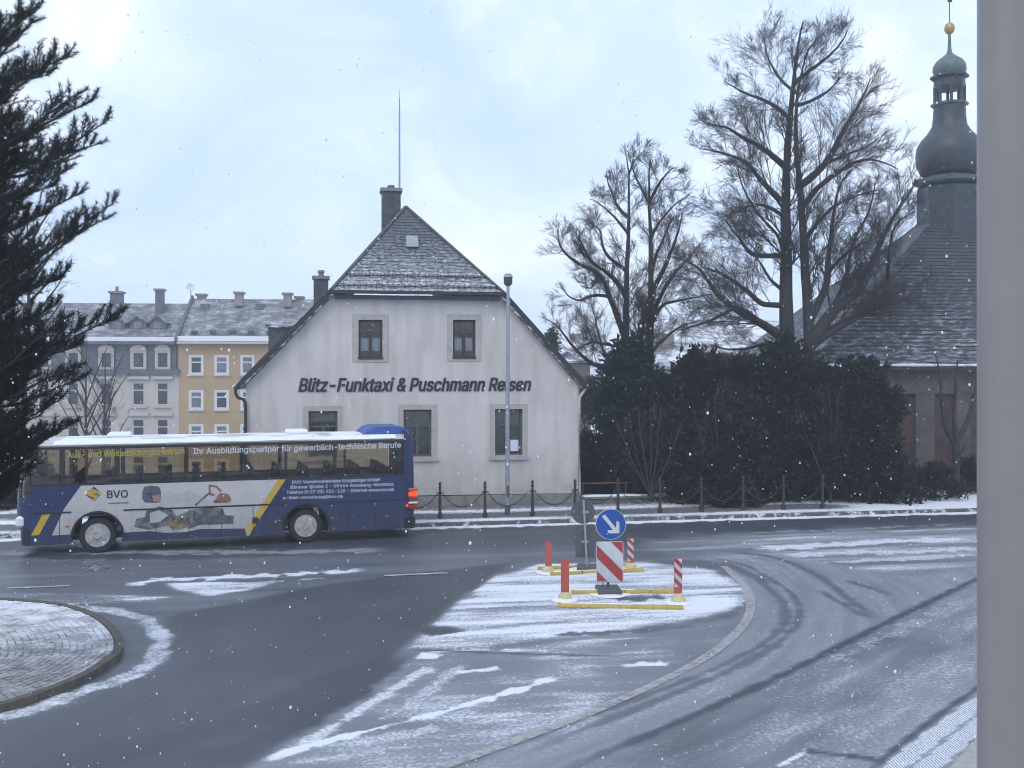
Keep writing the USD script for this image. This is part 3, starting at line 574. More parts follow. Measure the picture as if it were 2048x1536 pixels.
# windows
for i, (w, so) in enumerate(zip(wpx, spx)):
    R, S = rect(*w), rect(*so); x0, z0, x1, z1 = R.bounds; upper = i < 2
    W_ = house.part('window', HF.poly(R.buffer(-0.002, join_style=2).difference(R.buffer(-0.075, join_style=2)), 0.13, 0.20), M['wood'] if upper else M['grey_wood'])
    house.part('window_surround', HF.poly(S.buffer(-0.003, join_style=2).difference(R), -0.025, 0.33), M['surround'])
    fm = M['wood'] if upper else M['grey_wood']; mid = (x0 + x1) / 2; tz = z0 + (z1 - z0) * (0.63 if upper else 0.66)
    W_.part('transom', HF.box(x0 + 0.076, x1 - 0.076, 0.115, 0.20, tz - 0.045, tz + 0.045), fm)
    W_.part('mullion', HF.box(mid - 0.05, mid + 0.05, 0.118, 0.198, z0 + 0.076, tz - 0.046), fm)
    W_.part('pane', HF.box(x0 + 0.06, x1 - 0.06, 0.158, 0.166, z0 + 0.06, z1 - 0.06), M['pane'])
    if upper:
        for a, b in ((x0 + 0.09, mid - 0.065), (mid + 0.065, x1 - 0.09)):
            n_ = 24; ss = np.linspace(a, b, n_); zt, zb = z0 + (z1 - z0) * 0.53, z0 + (z1 - z0) * 0.20
            v_ = np.vstack([HF.W(ss, 0.23 + 0.012 * np.sin(np.arange(n_) * 1.9), zt), HF.W(ss, 0.23 + 0.02 * np.sin(np.arange(n_) * 1.9), zb)]); q_ = np.arange(n_ - 1)
            W_.part('curtain', trimesh.Trimesh(v_, np.vstack([np.c_[q_, q_ + n_, q_ + 1], np.c_[q_ + 1, q_ + n_, q_ + n_ + 1]]), process=False), M['curtain'])
        W_.part('inner_shutter', HF.box(x0 + 0.09, x1 - 0.09, 0.24, 0.26, tz + 0.15, tz + 0.19), M['wood'])
    else:
        W_.part('blind', HF.box(x0 + 0.085, x1 - 0.085, 0.235, 0.245, tz - 0.01, z1 - 0.06), M['blind'])
        n_ = 40; ss = np.linspace(x0 + 0.085, x1 - 0.085, n_)
        v_ = np.vstack([HF.W(ss, 0.27 + 0.02 * np.sin(np.arange(n_) * 1.7), tz), HF.W(ss, 0.27 + 0.03 * np.sin(np.arange(n_) * 1.7), z0 + 0.05)]); q_ = np.arange(n_ - 1)
        W_.part('curtain', trimesh.Trimesh(v_, np.vstack([np.c_[q_, q_ + n_, q_ + 1], np.c_[q_ + 1, q_ + n_, q_ + n_ + 1]]), process=False), M['drape'])
        if i == 4:
            a, b = sz(1022, 903), sz(1038, 880); W_.part('paper_notice', HF.box(a[0], b[0], 0.148, 0.150, a[1], b[1]), M['paper'])
    s0, s1 = S.bounds[0], S.bounds[2]
    if upper: W_.part('sill', HF.box(x0 - 0.02, x1 + 0.02, -0.05, 0.128, z0 - 0.03, z0 + 0.05), M['wood'])
    else:
        house.part('sill', HF.box(s0 - 0.04, s1 + 0.04, -0.10, 0.34, S.bounds[1] - 0.11, S.bounds[1] - 0.002), M['surround'])
# lettering: condensed bold italic, each letter its own piece
txt = 'Blitz-Funktaxi & Puschmann Reisen'
(a0, az0), (a1, az1) = sz(597, 783), sz(1064, 780.5)
cap = sz(600, 757)[1] - sz(600, 783)[1]
def glyphs(text, height, depth, bold=True):
    m = meshkit.text_mesh(text, height, depth, bold=bold)
    comps = sorted(m.split(only_watertight=False), key=lambda c: c.bounds[0][0]); out = []
    for c in comps:
        if out and c.bounds[0][0] < out[-1].bounds[1][0] - 0.02 * height and (min(c.bounds[1][0], out[-1].bounds[1][0]) - c.bounds[0][0]) > 0.5 * min(c.extents[0], out[-1].extents[0]):
            out[-1] = trimesh.util.concatenate([out[-1], c])
        else: out.append(c)
    return m, out
tm, gl = glyphs(txt, cap, 0.02)
shear = 0.20; wide = (a1 - a0 - shear * cap) / tm.extents[0]
for g in gl:
    v = g.vertices; zz = az0 + v[:, 1] + (az1 - az0) * (v[:, 0] / tm.extents[0])
    house.part('letter', cat([trimesh.Trimesh(HF.W(a0 + (v[:, 0] - tm.bounds[0][0]) * wide + v[:, 1] * shear + dx, -0.012 - v[:, 2] - 0.002 * abs(dx * 100 - 0.3), zz + dy), g.faces, process=False) for dx, dy in ((-0.010, 0.0), (0.010, 0.0))]), M['letter'])
# roof
T0, TA = -0.28, 3.2
e0L, e0R = sz(474, 773, T0), sz(1172, 770, T0)
e1L, e1R = sz(663, 580, T0), sz(1006, 585, T0)
sA, zA = sz(812, 414, TA)
zE = (e1L[1] + e1R[1]) / 2; e1L, e1R = (e1L[0], zE), (e1R[0], zE)
z0e = (e0L[1] + e0R[1]) / 2; e0L, e0R = (e0L[0], z0e), (e0R[0], z0e)
w3 = lambda s, t, z: HF.W(s, t, z)
for (e0, e1) in ((e0L, e1L), (e0R, e1R)):
    r_ = house.part('roof_slope', slab([w3(e0[0], T0, e0[1]), w3(e1[0], T0, e1[1]), w3(e1[0], DEEP + 0.3, e1[1]), w3(e0[0], DEEP + 0.3, e0[1])], 0.16), M['slate_roof'])
    house.part('roof_slope', slab([w3(e1[0], T0 + 0.002, e1[1] + 0.001), w3(sA, TA, zA), w3(sA, DEEP + 0.3, zA), w3(e1[0], DEEP + 0.3, e1[1] + 0.001)], 0.16), M['slate_roof'])
hipP = [w3(e1L[0], T0, zE), w3(e1R[0], T0, zE), w3(sA, TA, zA)]
hip = house.part('hip_roof', slab(hipP, 0.14), M['slate_plain'])
def shingle_field(tri, row, width, rng, thick=0.014, lift=0.03, rag=0.012):
    """Overlapping slates on a triangle given as left eave, right eave, apex."""
    A, Bp, C = [np.asarray(q) for q in tri]
    ux = (Bp - A) / np.linalg.norm(Bp - A); n = np.cross(ux, C - A); n /= np.linalg.norm(n)
    if n[2] < 0: n = -n
    uy = np.cross(n, ux); uy = uy if uy[2] > 0 else -uy
    H = (C - A) @ uy; cx = (C - A) @ ux; W = np.linalg.norm(Bp - A); out = []
    r = 0
    while r * row < H - row * 0.6:
        y = r * row; l, rr = cx * y / H, W - (W - cx) * y / H
        x = l - (width * 0.5 if r % 2 else 0)
        while x < rr:
            xa, xb = max(x + 0.006, l), min(x + width - 0.006, rr)
            if xb - xa > 0.04:
                yb = y - row * 0.12 + rng.uniform(-rag, rag); yt = y + row * 0.95; sl = rng.uniform(-0.012, 0.012); lf = lift * rng.uniform(0.7, 1.25)
                f0 = [(xa, yb + sl), (xb, yb - sl), (xb, yt), (xa, yt)]; hs = [lf, lf, 0.008, 0.008]
                top = [A + ux * p + uy * q + n * h for (p, q), h in zip(f0, hs)]; bot = [A + ux * p + uy * q + n * (h - thick) for (p, q), h in zip(f0, hs)]
                out.append((np.array(top + bot), np.array([[0, 1, 2], [0, 2, 3], [0, 4, 5], [0, 5, 1], [1, 5, 6], [1, 6, 2], [3, 7, 4], [3, 4, 0]])))
            x += width
        r += 1
    return out
rs = random.Random(3)
sh = shingle_field(hipP, 0.185, 0.235, rs)
rest = []
for q, (vv, ff) in enumerate(sh):
    if q < 290: house.part('shingle', trimesh.Trimesh(vv, ff, process=False), M['slate'])
    else: rest.append((vv, ff))
if rest:
    house.part('shingles', trimesh.Trimesh(np.vstack([a for a, _ in rest]), np.vstack([b + 8 * i for i, (_, b) in enumerate(rest)]), process=False), M['slate'], kind='stuff')
# verge boards, hip trim, eaves gutter
def bar(p, q, w, h, up=(0, 0, 1)):
    p, q = np.asarray(p, float), np.asarray(q, float); d = q - p; L = np.linalg.norm(d); d /= L
    a = np.cross(d, up); a /= max(np.linalg.norm(a), 1e-9); b = np.cross(a, d)
    bx = trimesh.creation.box([1, 1, 1]); v = bx.vertices
    return trimesh.Trimesh(p + (v[:, :1] + 0.5) * L * d + v[:, 1:2] * w * a + v[:, 2:] * h * b, bx.faces, process=False)
for e0, e1 in ((e0L, e1L), (e0R, e1R)):
    house.part('verge_board', bar(w3(e0[0], T0 - 0.03, e0[1] - 0.02), w3(e1[0], T0 - 0.03, e1[1] - 0.02), 0.05, 0.17), M['verge'])
    house.part('hip_trim', bar(w3(e1[0], T0, e1[1] + 0.03), w3(sA, TA, zA + 0.03), 0.16, 0.05), M['slate_plain'])
g0, g1 = w3(e1L[0] - 0.02, T0 - 0.09, zE - 0.06), w3(e1R[0] + 0.02, T0 - 0.09, zE - 0.06)
house.part('gutter', bar(g0, g1, 0.14, 0.12), M['verge'])
house.part('fascia_board', HF.box(e1L[0] + 0.12, e1R[0] - 0.12, T0 + 0.03, -0.005, zE - 0.30, zE - 0.16), M['slate_plain'])
# snow guards: two combs of little posts with rails
def on_hip(fx, fy, lift): 
    A, Bp, C = [np.asarray(q) for q in hipP]; n = np.cross(Bp - A, C - A); n /= np.linalg.norm(n); n = n if n[2] > 0 else -n
    l, r = A + (C - A) * fy, Bp + (C - Bp) * fy
    return l + (r - l) * fx + n * lift
for fy, npost in ((0.15, 38), (0.035, 30)):
    m_ = [bar(on_hip(0.02 + 0.96 * i / (npost - 1), fy, 0.0), on_hip(0.02 + 0.96 * i / (npost - 1), fy + 0.004, 0.17), 0.03, 0.02, up=HF.u.tolist() + [0]) for i in range(npost)]
    m_ += [tube([on_hip(0.01, fy, 0.08), on_hip(0.99, fy, 0.08)], 0.012, 5), tube([on_hip(0.01, fy, 0.15), on_hip(0.99, fy, 0.15)], 0.012, 5)]
    house.part('snow_guard', cat(m_), M['dark_iron'])
    sn = np.array([on_hip(f, fy + 0.015, 0.05 + 0.04 * math.sin(f * 91) ** 2) for f in np.linspace(0.02, 0.98, 90)])
    rr_ = 0.018 + 0.045 * np.clip(fb(np.arange(90) * 0.35, fy * 90, 51, 3) - 0.35, 0, 1) * 2
    house.part('snow_ridge', tube(sn, rr_, 6), M['snow'], smooth=True)
# roof hatch
hA = on_hip(0.52, 0.52, 0.05)
hs_, ht_ = KF.st(0, 0)
s_h, t_h = HF.st(hA[0], hA[1]); 
def hipbox(s0, s1, zlo, zhi, out_):
    f = lambda z: T0 + (TA - T0) * (z - zE) / (zA - zE)
    v = np.array([w3(s, f(z) - o, z) for z in (zlo, zhi) for o in (0.0, out_) for s in (s0, s1)])
    return trimesh.convex.convex_hull(v)
a, b = sz(811, 497, 1.9), sz(835, 473, 1.9)
house.part('roof_hatch', hipbox(a[0], b[0], a[1], b[1], 0.20), M['steel'])
# chimneys
def chimney(s, t, w, zb, zt, cap_, pot, mm=M['slate_plain'], parent=house):
    c = parent.part('chimney', HF.box(s - w / 2, s + w / 2, t - w / 2, t + w / 2, zb, zt - 0.14), mm)
    c.part('chimney_cap', HF.box(s - w / 2 - 0.07, s + w / 2 + 0.07, t - w / 2 - 0.07, t + w / 2 + 0.07, zt - 0.139, zt), M['concrete'])
    if pot:
        p = HF.W(s, t, zt); c.part('chimney_pot', lathe([(0.0, 0.001), (0.13, 0.001), (0.12, pot * 0.6), (0.17, pot * 0.62), (0.15, pot), (0.0, pot + 0.01)], p, 12), M['concrete'], smooth=40)
    return c
s1, z1 = sz(782, 379, 5.2); w_ = sz(801, 400, 5.2)[0] - sz(764, 400, 5.2)[0]
chimney(s1, 5.2, w_, sz(782, 500, 5.2)[1], z1, True, 0.17)
s2, z2 = sz(642, 553, 9.0); w2 = sz(657, 580, 9.0)[0] - sz(628, 580, 9.0)[0]
chimney(s2, 9.0, w2, sz(642, 690, 9.0)[1], z2, True, 0.28)
sm, zm = sz(799, 378, 5.9); zt = sz(799, 196, 5.9)[1]
house.part('antenna_mast', tube([w3(sm, 5.9, zm - 2.2), w3(sm, 5.9, zm + 1.5), w3(sm, 5.9, zt - 0.6), w3(sm, 5.9, zt)], [0.045, 0.04, 0.03, 0.022], 8), M['steel'])
house.part('antenna_tip', tube([w3(sm, 5.9, zt), w3(sm, 5.9, zt + 0.35)], 0.012, 6), M['steel'])
# slate dormer and lower dormer roof that show past the left verge
sd0, zd1 = sz(541, 655, 6.5); sd1, zd0 = sz(640, 700, 6.5)
d_ = house.part('dormer', HF.box(sd0, sd1 + 1.0, 5.2, 7.4, zd0 - 0.8, zd1 - 0.05), M['slate_plain'])
d_.part('dormer_roof', HF.box(sd0 - 0.12, sd1 + 1.0, 5.05, 7.55, zd1 - 0.049, zd1 + 0.06), M['slate_roof'])
sd0, zd1 = sz(484, 735, 7.0); 
house.part('lean_to_roof', slab([w3(sd0, 3.0, zd1 - 0.75), w3(sd0 + 2.2, 3.0, zd1 + 1.1), w3(sd0 + 2.2, 11, zd1 + 1.1), w3(sd0, 11, zd1 - 0.75)], 0.12), M['snow'])
s_a, z_a = sz(605, 640, 9.5)
house.part('dormer', HF.box(s_a - 0.1, s_a + 1.2, 9.6, 11.0, z_a - 1.2, z_a + 0.15), M['slate_plain'])
# downpipes with swan necks at both gable corners
def pipe(pxs, t=-0.10): 
    return np.array([HF.W(*(lambda q: (q[0], t, q[1]))(sz(a, b, t))) for a, b in pxs])
dp = smooth_line(pipe([(472, 772), (471, 784), (476, 795), (486, 799), (491, 808), (491, 830)]), 24)
house.part('downpipe', np.vstack([dp]) is not None and tube(np.vstack([dp, pipe([(491, 1000)])]), 0.055, 8), M['verge'], smooth=True)
dp = smooth_line(pipe([(1176, 770), (1170, 779), (1166, 785), (1160, 793)]), 16)
house.part('downpipe', tube(np.vstack([dp, pipe([(1159, 800), (1159.5, 990)])]), 0.05, 8), M['render_wall'], smooth=True, label='pale painted downpipe at the right corner')
house.part('gutter', bar(w3(e0L[0] - 0.05, T0 - 0.05, z0e - 0.07), w3(e0L[0] - 0.05, DEEP, z0e - 0.07), 0.13, 0.11), M['verge'])
house.part('gutter', bar(w3(e0R[0] + 0.05, T0 - 0.05, z0e - 0.07), w3(e0R[0] + 0.05, DEEP, z0e - 0.07), 0.13, 0.11), M['verge'])

# ------------------------------------------------------------------ the two town houses behind, far lower down the valley
RF = Frame(P(352, 745, 95)[:2], 5.0)
M['cream_wall'] = plain('cream_wall', (0.46, 0.42, 0.385), 0.9, 0.07, 0.6)
M['ochre_wall'] = plain('ochre_wall', (0.40, 0.285, 0.165), 0.9, 0.07, 0.6)
M['mansard'] = plain('grey_slate_mansard', (0.095, 0.108, 0.128), 0.7, 0.12, 2)
M['far_roof'] = snowed('far_slate_roof_snow', (0.10, 0.105, 0.118), 0.7, 0.36, 0.98, (0.7, 0.7, 1.6), 1.3, bvar=0.15)
M['far_pane'] = plain('far_window_glass', (0.035, 0.042, 0.05), 0.12, 0.4, 0.9)
M['pale_pane'] = plain('far_window_glass_pale', (0.15, 0.165, 0.19), 0.15, 0.3, 0.9)
M['trim'] = plain('pale_stone_trim', (0.47, 0.43, 0.40), 0.85, 0.05, 3)
M['white_frame'] = plain('white_window_frame', (0.62, 0.63, 0.64), 0.6, 0.03, 3)
M['stone_chimney'] = plain('pinkish_chimney', (0.26, 0.225, 0.215), 0.9, 0.15, 2)
rz = RF.sz
def rrect(px0, py0, px1, py1, t=0.0):
    a, b = rz(px0, py1, t), rz(px1, py0, t); return sbox(a[0], a[1], b[0], b[1])
def far_window(T, px, trimw, frame_m, pane_m, hood=None, cross=True):
    R = rrect(*px); x0, z0, x1, z1 = R.bounds
    w = T.part('window', RF.poly(R.difference(R.buffer(-0.10, join_style=2)), -0.02, 0.14), frame_m)
    w.part('pane', RF.box(x0 + 0.09, x1 - 0.09, 0.06, 0.09, z0 + 0.09, z1 - 0.09), pane_m)
    if cross:
        tz = z0 + (z1 - z0) * 0.66
        w.part('transom', RF.box(x0 + 0.10, x1 - 0.10, 0.0, 0.058, tz - 0.06, tz + 0.06), frame_m)
    if trimw:
        w.part('frame', RF.poly(R.buffer(trimw, join_style=2).difference(R), -0.06, 0.02), M['trim'] if frame_m is not M['white_frame'] else M['white_frame'])
    if hood == 'cornice': w.part('cornice', RF.box(x0 - 0.45, x1 + 0.45, -0.28, 0.02, z1 + 0.32, z1 + 0.58), M['trim'])
    if hood in ('cornice', 'sill'): w.part('sill', RF.box(x0 - 0.25, x1 + 0.25, -0.2, 0.02, z0 - 0.26, z0 - 0.12), M['trim'])
    if hood == 'arch':
        n_ = 9; an = np.linspace(0, np.pi, n_); c = (x0 + x1) / 2; rw = (x1 - x0) / 2 + 0.22
        w.part('hood', RF.poly(Polygon([(c + rw * math.cos(q), z1 + 0.14 + 0.55 * math.sin(q)) for q in an]), -0.16, 0.02), M['trim'])
def hole_wall(shape, rects): return shape.difference(unary_union([rrect(*r) for r in rects]))
cream = thing('town_house', 'cream four storey town house with grey slate mansard storey and three dormers', 'house', RF.W(-7, 0, -7), RF.yaw)
colx = [(-60, -38), (18, 40), (77, 99), (135, 158), (201, 224), (265, 289), (314, 337)]
ws1 = [(a, 765, b, 810) for a, b in colx]; ws2 = [(a, 838, b, 884) for a, b in colx]; ws3 = [(a, 912, b, 958) for a, b in colx]
wm = [(a, 704, b, 736) for a, b in colx]
cl, cr, cb = rz(-110, 745)[0], rz(358, 745)[0], -7.5
zM, zE2, zR = rz(300, 741)[1], rz(300, 683)[1], None
cream.part('front_wall', RF.poly(hole_wall(sbox(cl, cb, cr, zM), ws1 + ws2 + ws3), 0.0, 0.4), M['cream_wall'])
cream.part('mansard_wall', RF.poly(hole_wall(sbox(cl, zM + 0.001, rz(352, 745)[0], zE2), wm), 0.1, 0.5), M['mansard'])
cream.part('cornice', RF.box(cl, cr + 0.1, -0.35, 0.09, zM - 0.35, zM + 0.12), M['mansard'])
cream.part('side_wall', RF.box(cr - 0.4, cr, 0.401, 11.5, cb, zE2), M['cream_wall'])
cream.part('back_wall', RF.box(cl, cr - 0.41, 11, 11.4, cb, zE2), M['cream_wall'])
for q, px in enumerate(ws1 + ws2 + ws3): far_window(cream, px, 0.0, M['trim'], M['far_pane'], 'cornice')
for px in wm: far_window(cream, px, 0.18, M['trim'], M['far_pane'], 'arch', False)
sR0, zR = rz(330, 607, 6.0); cc = rz(352, 745)[0]
cream.part('roof', slab([RF.W(cl, -0.3, zE2), RF.W(cc, -0.3, zE2), RF.W(cc, 6, zR), RF.W(cl, 6, zR)], 0.25), M['far_roof'])
cream.part('roof', slab([RF.W(cl, 12.2, zE2), RF.W(cc, 12.2, zE2), RF.W(cc, 6, zR), RF.W(cl, 6, zR)], 0.25), M['far_roof'])
cream.part('gutter', RF.box(cl, cc, -0.55, -0.31, zE2 - 0.28, zE2 - 0.05), M['mansard'])
cream.part('snow_edge', RF.box(cl, cc, -0.25, 0.35, zE2 + 0.02, zE2 + 0.42), M['snow'])
for px in (233, 276, 315):
    s_d, z_d = rz(px, 663, 1.6); z_t = rz(px, 643, 1.6)[1]; hw = 0.75
    d = cream.part('dormer', RF.poly(Polygon([(s_d - hw, z_d), (s_d + hw, z_d), (s_d + hw, z_t), (s_d, z_t + 0.45), (s_d - hw, z_t)]), 1.6, 4.5), M['mansard'])
    d.part('dormer_roof', cat([bar(RF.W(s_d + sg * (hw + 0.25), 1.35, z_t - 0.10), RF.W(s_d, 1.35, z_t + 0.58), 0.10, 0.14, up=(0, 0, 1)) for sg in (-1, 1)] + [slab([RF.W(s_d + sg * (hw + 0.25), 1.4, z_t - 0.12), RF.W(s_d, 1.4, z_t + 0.56), RF.W(s_d, 4.5, z_t + 0.56), RF.W(s_d + sg * (hw + 0.25), 4.5, z_t - 0.12)], 0.12) for sg in (-1, 1)]), M['far_roof'])
    d.part('dormer_window', RF.box(s_d - 0.38, s_d + 0.38, 1.54, 1.598, z_d + 0.3, z_t - 0.02), M['pale_pane'])
def far_chimney(T, px0, px1, pyt, pyb, t, mm, pot=False):
    a, zt_ = rz(px0, pyt, t); b, zb_ = rz(px1, pyb, t)
    c = T.part('chimney', RF.box(a, b, t - 0.5, t + 0.5, zb_, zt_ - 0.2), mm)
    c.part('chimney_cap', RF.box(a - 0.15, b + 0.15, t - 0.65, t + 0.65, zt_ - 0.199, zt_), M['concrete'])
    if pot: c.part('chimney_pot', lathe([(0.2, 0.001), (0.16, 0.5), (0.0, 0.52)], RF.W((a + b) / 2, t, zt_), 8), M['concrete'])
far_chimney(cream, 223, 245, 583, 625, 5.6, M['mansard'], True); far_chimney(cream, 313, 327, 578, 640, 4.6, M['mansard'])
cream.part('skylight', slab([RF.W(rz(133, 630, 4)[0], 3.3, rz(133, 628, 4)[1] - 0.55), RF.W(rz(147, 630, 4)[0], 3.3, rz(133, 628, 4)[1] - 0.55), RF.W(rz(147, 630, 4)[0], 4.0, rz(133, 620, 4)[1]), RF.W(rz(133, 630, 4)[0], 4.0, rz(133, 620, 4)[1])], 0.1), M['mansard'])
ochre = thing('town_house', 'ochre yellow town house with white framed windows beside the cream one', 'house', RF.W(8, 0, -7), RF.yaw)
ox = [(381, 404), (432, 455), (484, 506), (535, 558), (586, 609)]
wo = [(a, y0, b, y1) for (y0, y1) in ((713, 747), (783, 817), (851, 886), (921, 956)) for a, b in ox]
ol, orr = cr + 0.001, rz(760, 745)[0]; zO = rz(450, 683)[1]
ochre.part('front_wall', RF.poly(hole_wall(sbox(ol, cb, orr, zO), wo), -0.05, 0.4), M['ochre_wall'])
ochre.part('side_wall', RF.box(orr - 0.4, orr, 0.401, 11.5, cb, zO), M['ochre_wall']); ochre.part('back_wall', RF.box(ol + 0.3, orr - 0.41, 11, 11.4, cb, zO), M['ochre_wall'])
for q, px in enumerate(wo): far_window(ochre, px, 0.14, M['white_frame'], M['pale_pane'] if q % 3 else M['far_pane'], 'sill')
zRo = rz(480, 598, 6.2)[1]
ochre.part('roof', slab([RF.W(cc + 0.25, -0.5, zO), RF.W(orr, -0.5, zO), RF.W(orr, 6.2, zRo), RF.W(cc + 0.25, 6.2, zRo)], 0.25), M['far_roof'])
ochre.part('roof', slab([RF.W(cc + 0.25, 12.6, zO), RF.W(orr, 12.6, zO), RF.W(orr, 6.2, zRo), RF.W(cc + 0.25, 6.2, zRo)], 0.25), M['far_roof'])
ochre.part('fire_wall', slab([RF.W(cc, -0.6, zO + 0.3), RF.W(cc + 0.24, -0.6, zO + 0.3), RF.W(cc + 0.24, 6.2, zRo + 0.35), RF.W(cc, 6.2, zRo + 0.35)], 0.7), M['mansard'])
ochre.part('gutter', RF.box(cc + 0.26, orr, -0.78, -0.51, zO - 0.25, zO - 0.02), M['trim'])
ochre.part('snow_edge', RF.box(cc + 0.26, orr, -0.45, 0.3, zO + 0.02, zO + 0.5), M['snow'])
for px in (393, 430, 468, 505, 543, 580):
    s_d, z_d = rz(px, 664, 1.3)
    v = np.array([RF.W(s_d + 0.55 * math.cos(q), 0.5 + tt * 1.6, z_d - 0.35 + 0.62 * math.sin(q) * (1 - 0.3 * tt)) for tt in (0, 1) for q in np.linspace(0, np.pi, 9)])
    e = ochre.part('eyebrow_dormer', trimesh.convex.convex_hull(v), M['far_roof'])
    e.part('vent', RF.box(s_d - 0.30, s_d + 0.30, 0.42, 0.498, z_d - 0.30, z_d + 0.08), M['far_pane'])
for px0, px1, pt0, pb0, t in ((396, 411, 588, 625, 6.5), (471, 486, 584, 612, 5.0), (568, 583, 586, 614, 5.0), (592, 606, 593, 620, 6.6)): far_chimney(ochre, px0, px1, pt0, pb0, t, M['stone_chimney'])
for px in (411, 521): 
    s_d, z_d = rz(px, 611, 4.9); ochre.part('roof_hatch', RF.box(s_d - 0.4, s_d + 0.4, 4.4, 5.3, z_d - 0.5, z_d + 0.15), M['mansard'])
sd = RF.W(*(lambda q: (q[0], 5.5, q[1]))(rz(381, 575, 5.5)))
dish = ochre.part('satellite_dish', lathe([(0.02, 0.0), (0.25, 0.04), (0.42, 0.14), (0.40, 0.16), (0.02, 0.03)], (0, 0, 0), 16).apply_transform(trimesh.transformations.rotation_matrix(1.2, [1, 0.3, 0])).apply_translation(sd), M['white_frame'])
dish.part('mast', tube([sd + [0, 0.1, -2.2], sd + [0, 0.1, 0.1]], 0.05, 6), M['steel'])
# ------------------------------------------------------------------ the chapel with its onion turret
CF = Frame(P(1960, 745, 42.5)[:2], 6.0)
cz = CF.sz
M['chapel_wall'] = plain('weathered_grey_render', (0.095, 0.088, 0.084), 0.9, 0.25, 1.2, 0.3, 30)
M['brick'] = mat('red_brick', {'g': ('geometry', {}), 'sx': ('separate_xyz', {}), 'cx': ('combine_xyz', {}),
    'b': ('brick_texture', {'scale': 4.0, 'color1': (0.098, 0.054, 0.046), 'color2': (0.080, 0.047, 0.041), 'mortar': (0.10, 0.09, 0.085), 'mortar_size': 0.012}),
    'n': ('noise_texture', {'scale': 1.5, 'detail': 4.0}), 'mx': ('mix', {'mix_type': 'multiply', 'fac': 0.6}), 'r': ('rgb_ramp', {'ramp': [(0.3, (0.55, 0.55, 0.55)), (0.6, (1, 1, 1))]}), 'p': ('principled_bsdf', {'roughness': 0.9})},
    [('g.position', 'sx.vector'), ('sx.x', 'cx.x'), ('sx.z', 'cx.y'), ('cx.vector', 'b.vector'), ('g.position', 'n.vector'), ('n.fac', 'r.fac'), ('b.color', 'mx.color1'), ('r.color', 'mx.color2'), ('mx.color', 'p.base_color')])
M['chapel_roof'] = snowed('chapel_slate', (0.042, 0.048, 0.058), 0.6, 0.52, 1.0, (0.8, 0.8, 3.6), 3.0, zgrad=(5.2, 11.0, 0.13, -0.06), bvar=0.3)
M['turret_slate'] = plain('turret_slate', (0.034, 0.045, 0.055), 0.5, 0.30, 3, 0.3, 25)
M['copper'] = plain('green_copper', (0.085, 0.125, 0.125), 0.5, 0.25, 4)
zc0, zc1 = cz(1800, 733)[1], -0.5
cL, cR = cz(1606, 733)[0], 14.0
DC = 11.6
chapel = thing('chapel', 'dark slate roofed chapel with onion domed turret and gold ball finial', 'chapel', CF.W(2, 5, 0), CF.yaw)
chapel.part('front_wall', CF.box(cL + 0.5, cR, 0.0, 0.4, zc1, zc0), M['brick'])
chapel.part('end_wall', CF.box(cL + 0.5, cL + 0.9, 0.401, DC - 0.4, zc1, zc0), M['brick'])
chapel.part('back_wall', CF.box(cL + 0.5, cR, DC - 0.39, DC, zc1, zc0), M['brick'])
for a, b in ((1690, 1735), (1828, 1866), (1908, 1938), (1990, 2030)):
    q0, q1 = cz(a, 800)[0], cz(b, 800)[0]; chapel.part('pilaster', CF.box(q0, q1, -0.14, -0.001, zc1, zc0 - 0.30), M['chapel_wall'])
chapel.part('frieze', CF.box(cL + 0.45, cR, -0.16, -0.003, zc0 - 1.15, zc0 - 0.02), M['chapel_wall'])
cTx, cTy = 1899, 48.2
tc = P(cTx, 745, cTy); tS, tT = CF.st(tc[0], tc[1])
ridge_z = EYE + (HY - 408) / FPX * cTy
hipS = cz(1893, 408, tT)[0]
A_, B_ = CF.W(cL, -0.4, zc0), CF.W(cR, -0.4, zc0); Rz, Re = CF.W(hipS, tT, ridge_z), CF.W(cR, tT, ridge_z); Cc, Dd = CF.W(cL, 2 * tT + 0.4, zc0), CF.W(cR, 2 * tT + 0.4, zc0)
chapel.part('roof_slope', slab([A_, B_, Re, Rz], 0.2), M['chapel_roof']); chapel.part('roof_slope', slab([A_, Rz, Cc], 0.2), M['chapel_roof']); chapel.part('roof_slope', slab([Cc, Rz, Re, Dd], 0.2), M['chapel_roof'])
# courses of slate standing proud on the street side of the roof
nrm = np.cross(B_ - A_, Rz - A_); nrm /= np.linalg.norm(nrm); nrm = nrm if nrm[2] > 0 else -nrm
rows_ = []; nr = 46; rq = random.Random(8)
for i in range(nr):
    f0, f1 = i / nr, (i + 1.06) / nr
    l0, r0 = A_ + (Rz - A_) * f0, B_ + (Re - B_) * f0; l1, r1 = A_ + (Rz - A_) * min(f1, 1), B_ + (Re - B_) * min(f1, 1)
    n_ = 60
    for q in range(n_):
        a0, a1 = q / n_, (q + 0.97) / n_; lf = 0.030 + rq.uniform(0, 0.022)
        t_ = [l0 + (r0 - l0) * a0 + nrm * lf, l0 + (r0 - l0) * a1 + nrm * lf, l1 + (r1 - l1) * a1 + nrm * 0.012, l1 + (r1 - l1) * a0 + nrm * 0.012]
        b_ = [t_[0] - nrm * 0.04, t_[1] - nrm * 0.04]; rows_.append(np.array(t_ + b_))
vs = np.vstack(rows_); fs = np.vstack([np.array([[0, 1, 2], [0, 2, 3], [4, 5, 1], [4, 1, 0]]) + 6 * i for i in range(len(rows_))])
chapel.part('slates', trimesh.Trimesh(vs, fs, process=False), M['chapel_roof'], kind='stuff')
chapel.part('gutter', bar(CF.W(cL - 0.1, -0.5, zc0 - 0.10), CF.W(cR, -0.5, zc0 - 0.10), 0.14, 0.12), M['verge'])
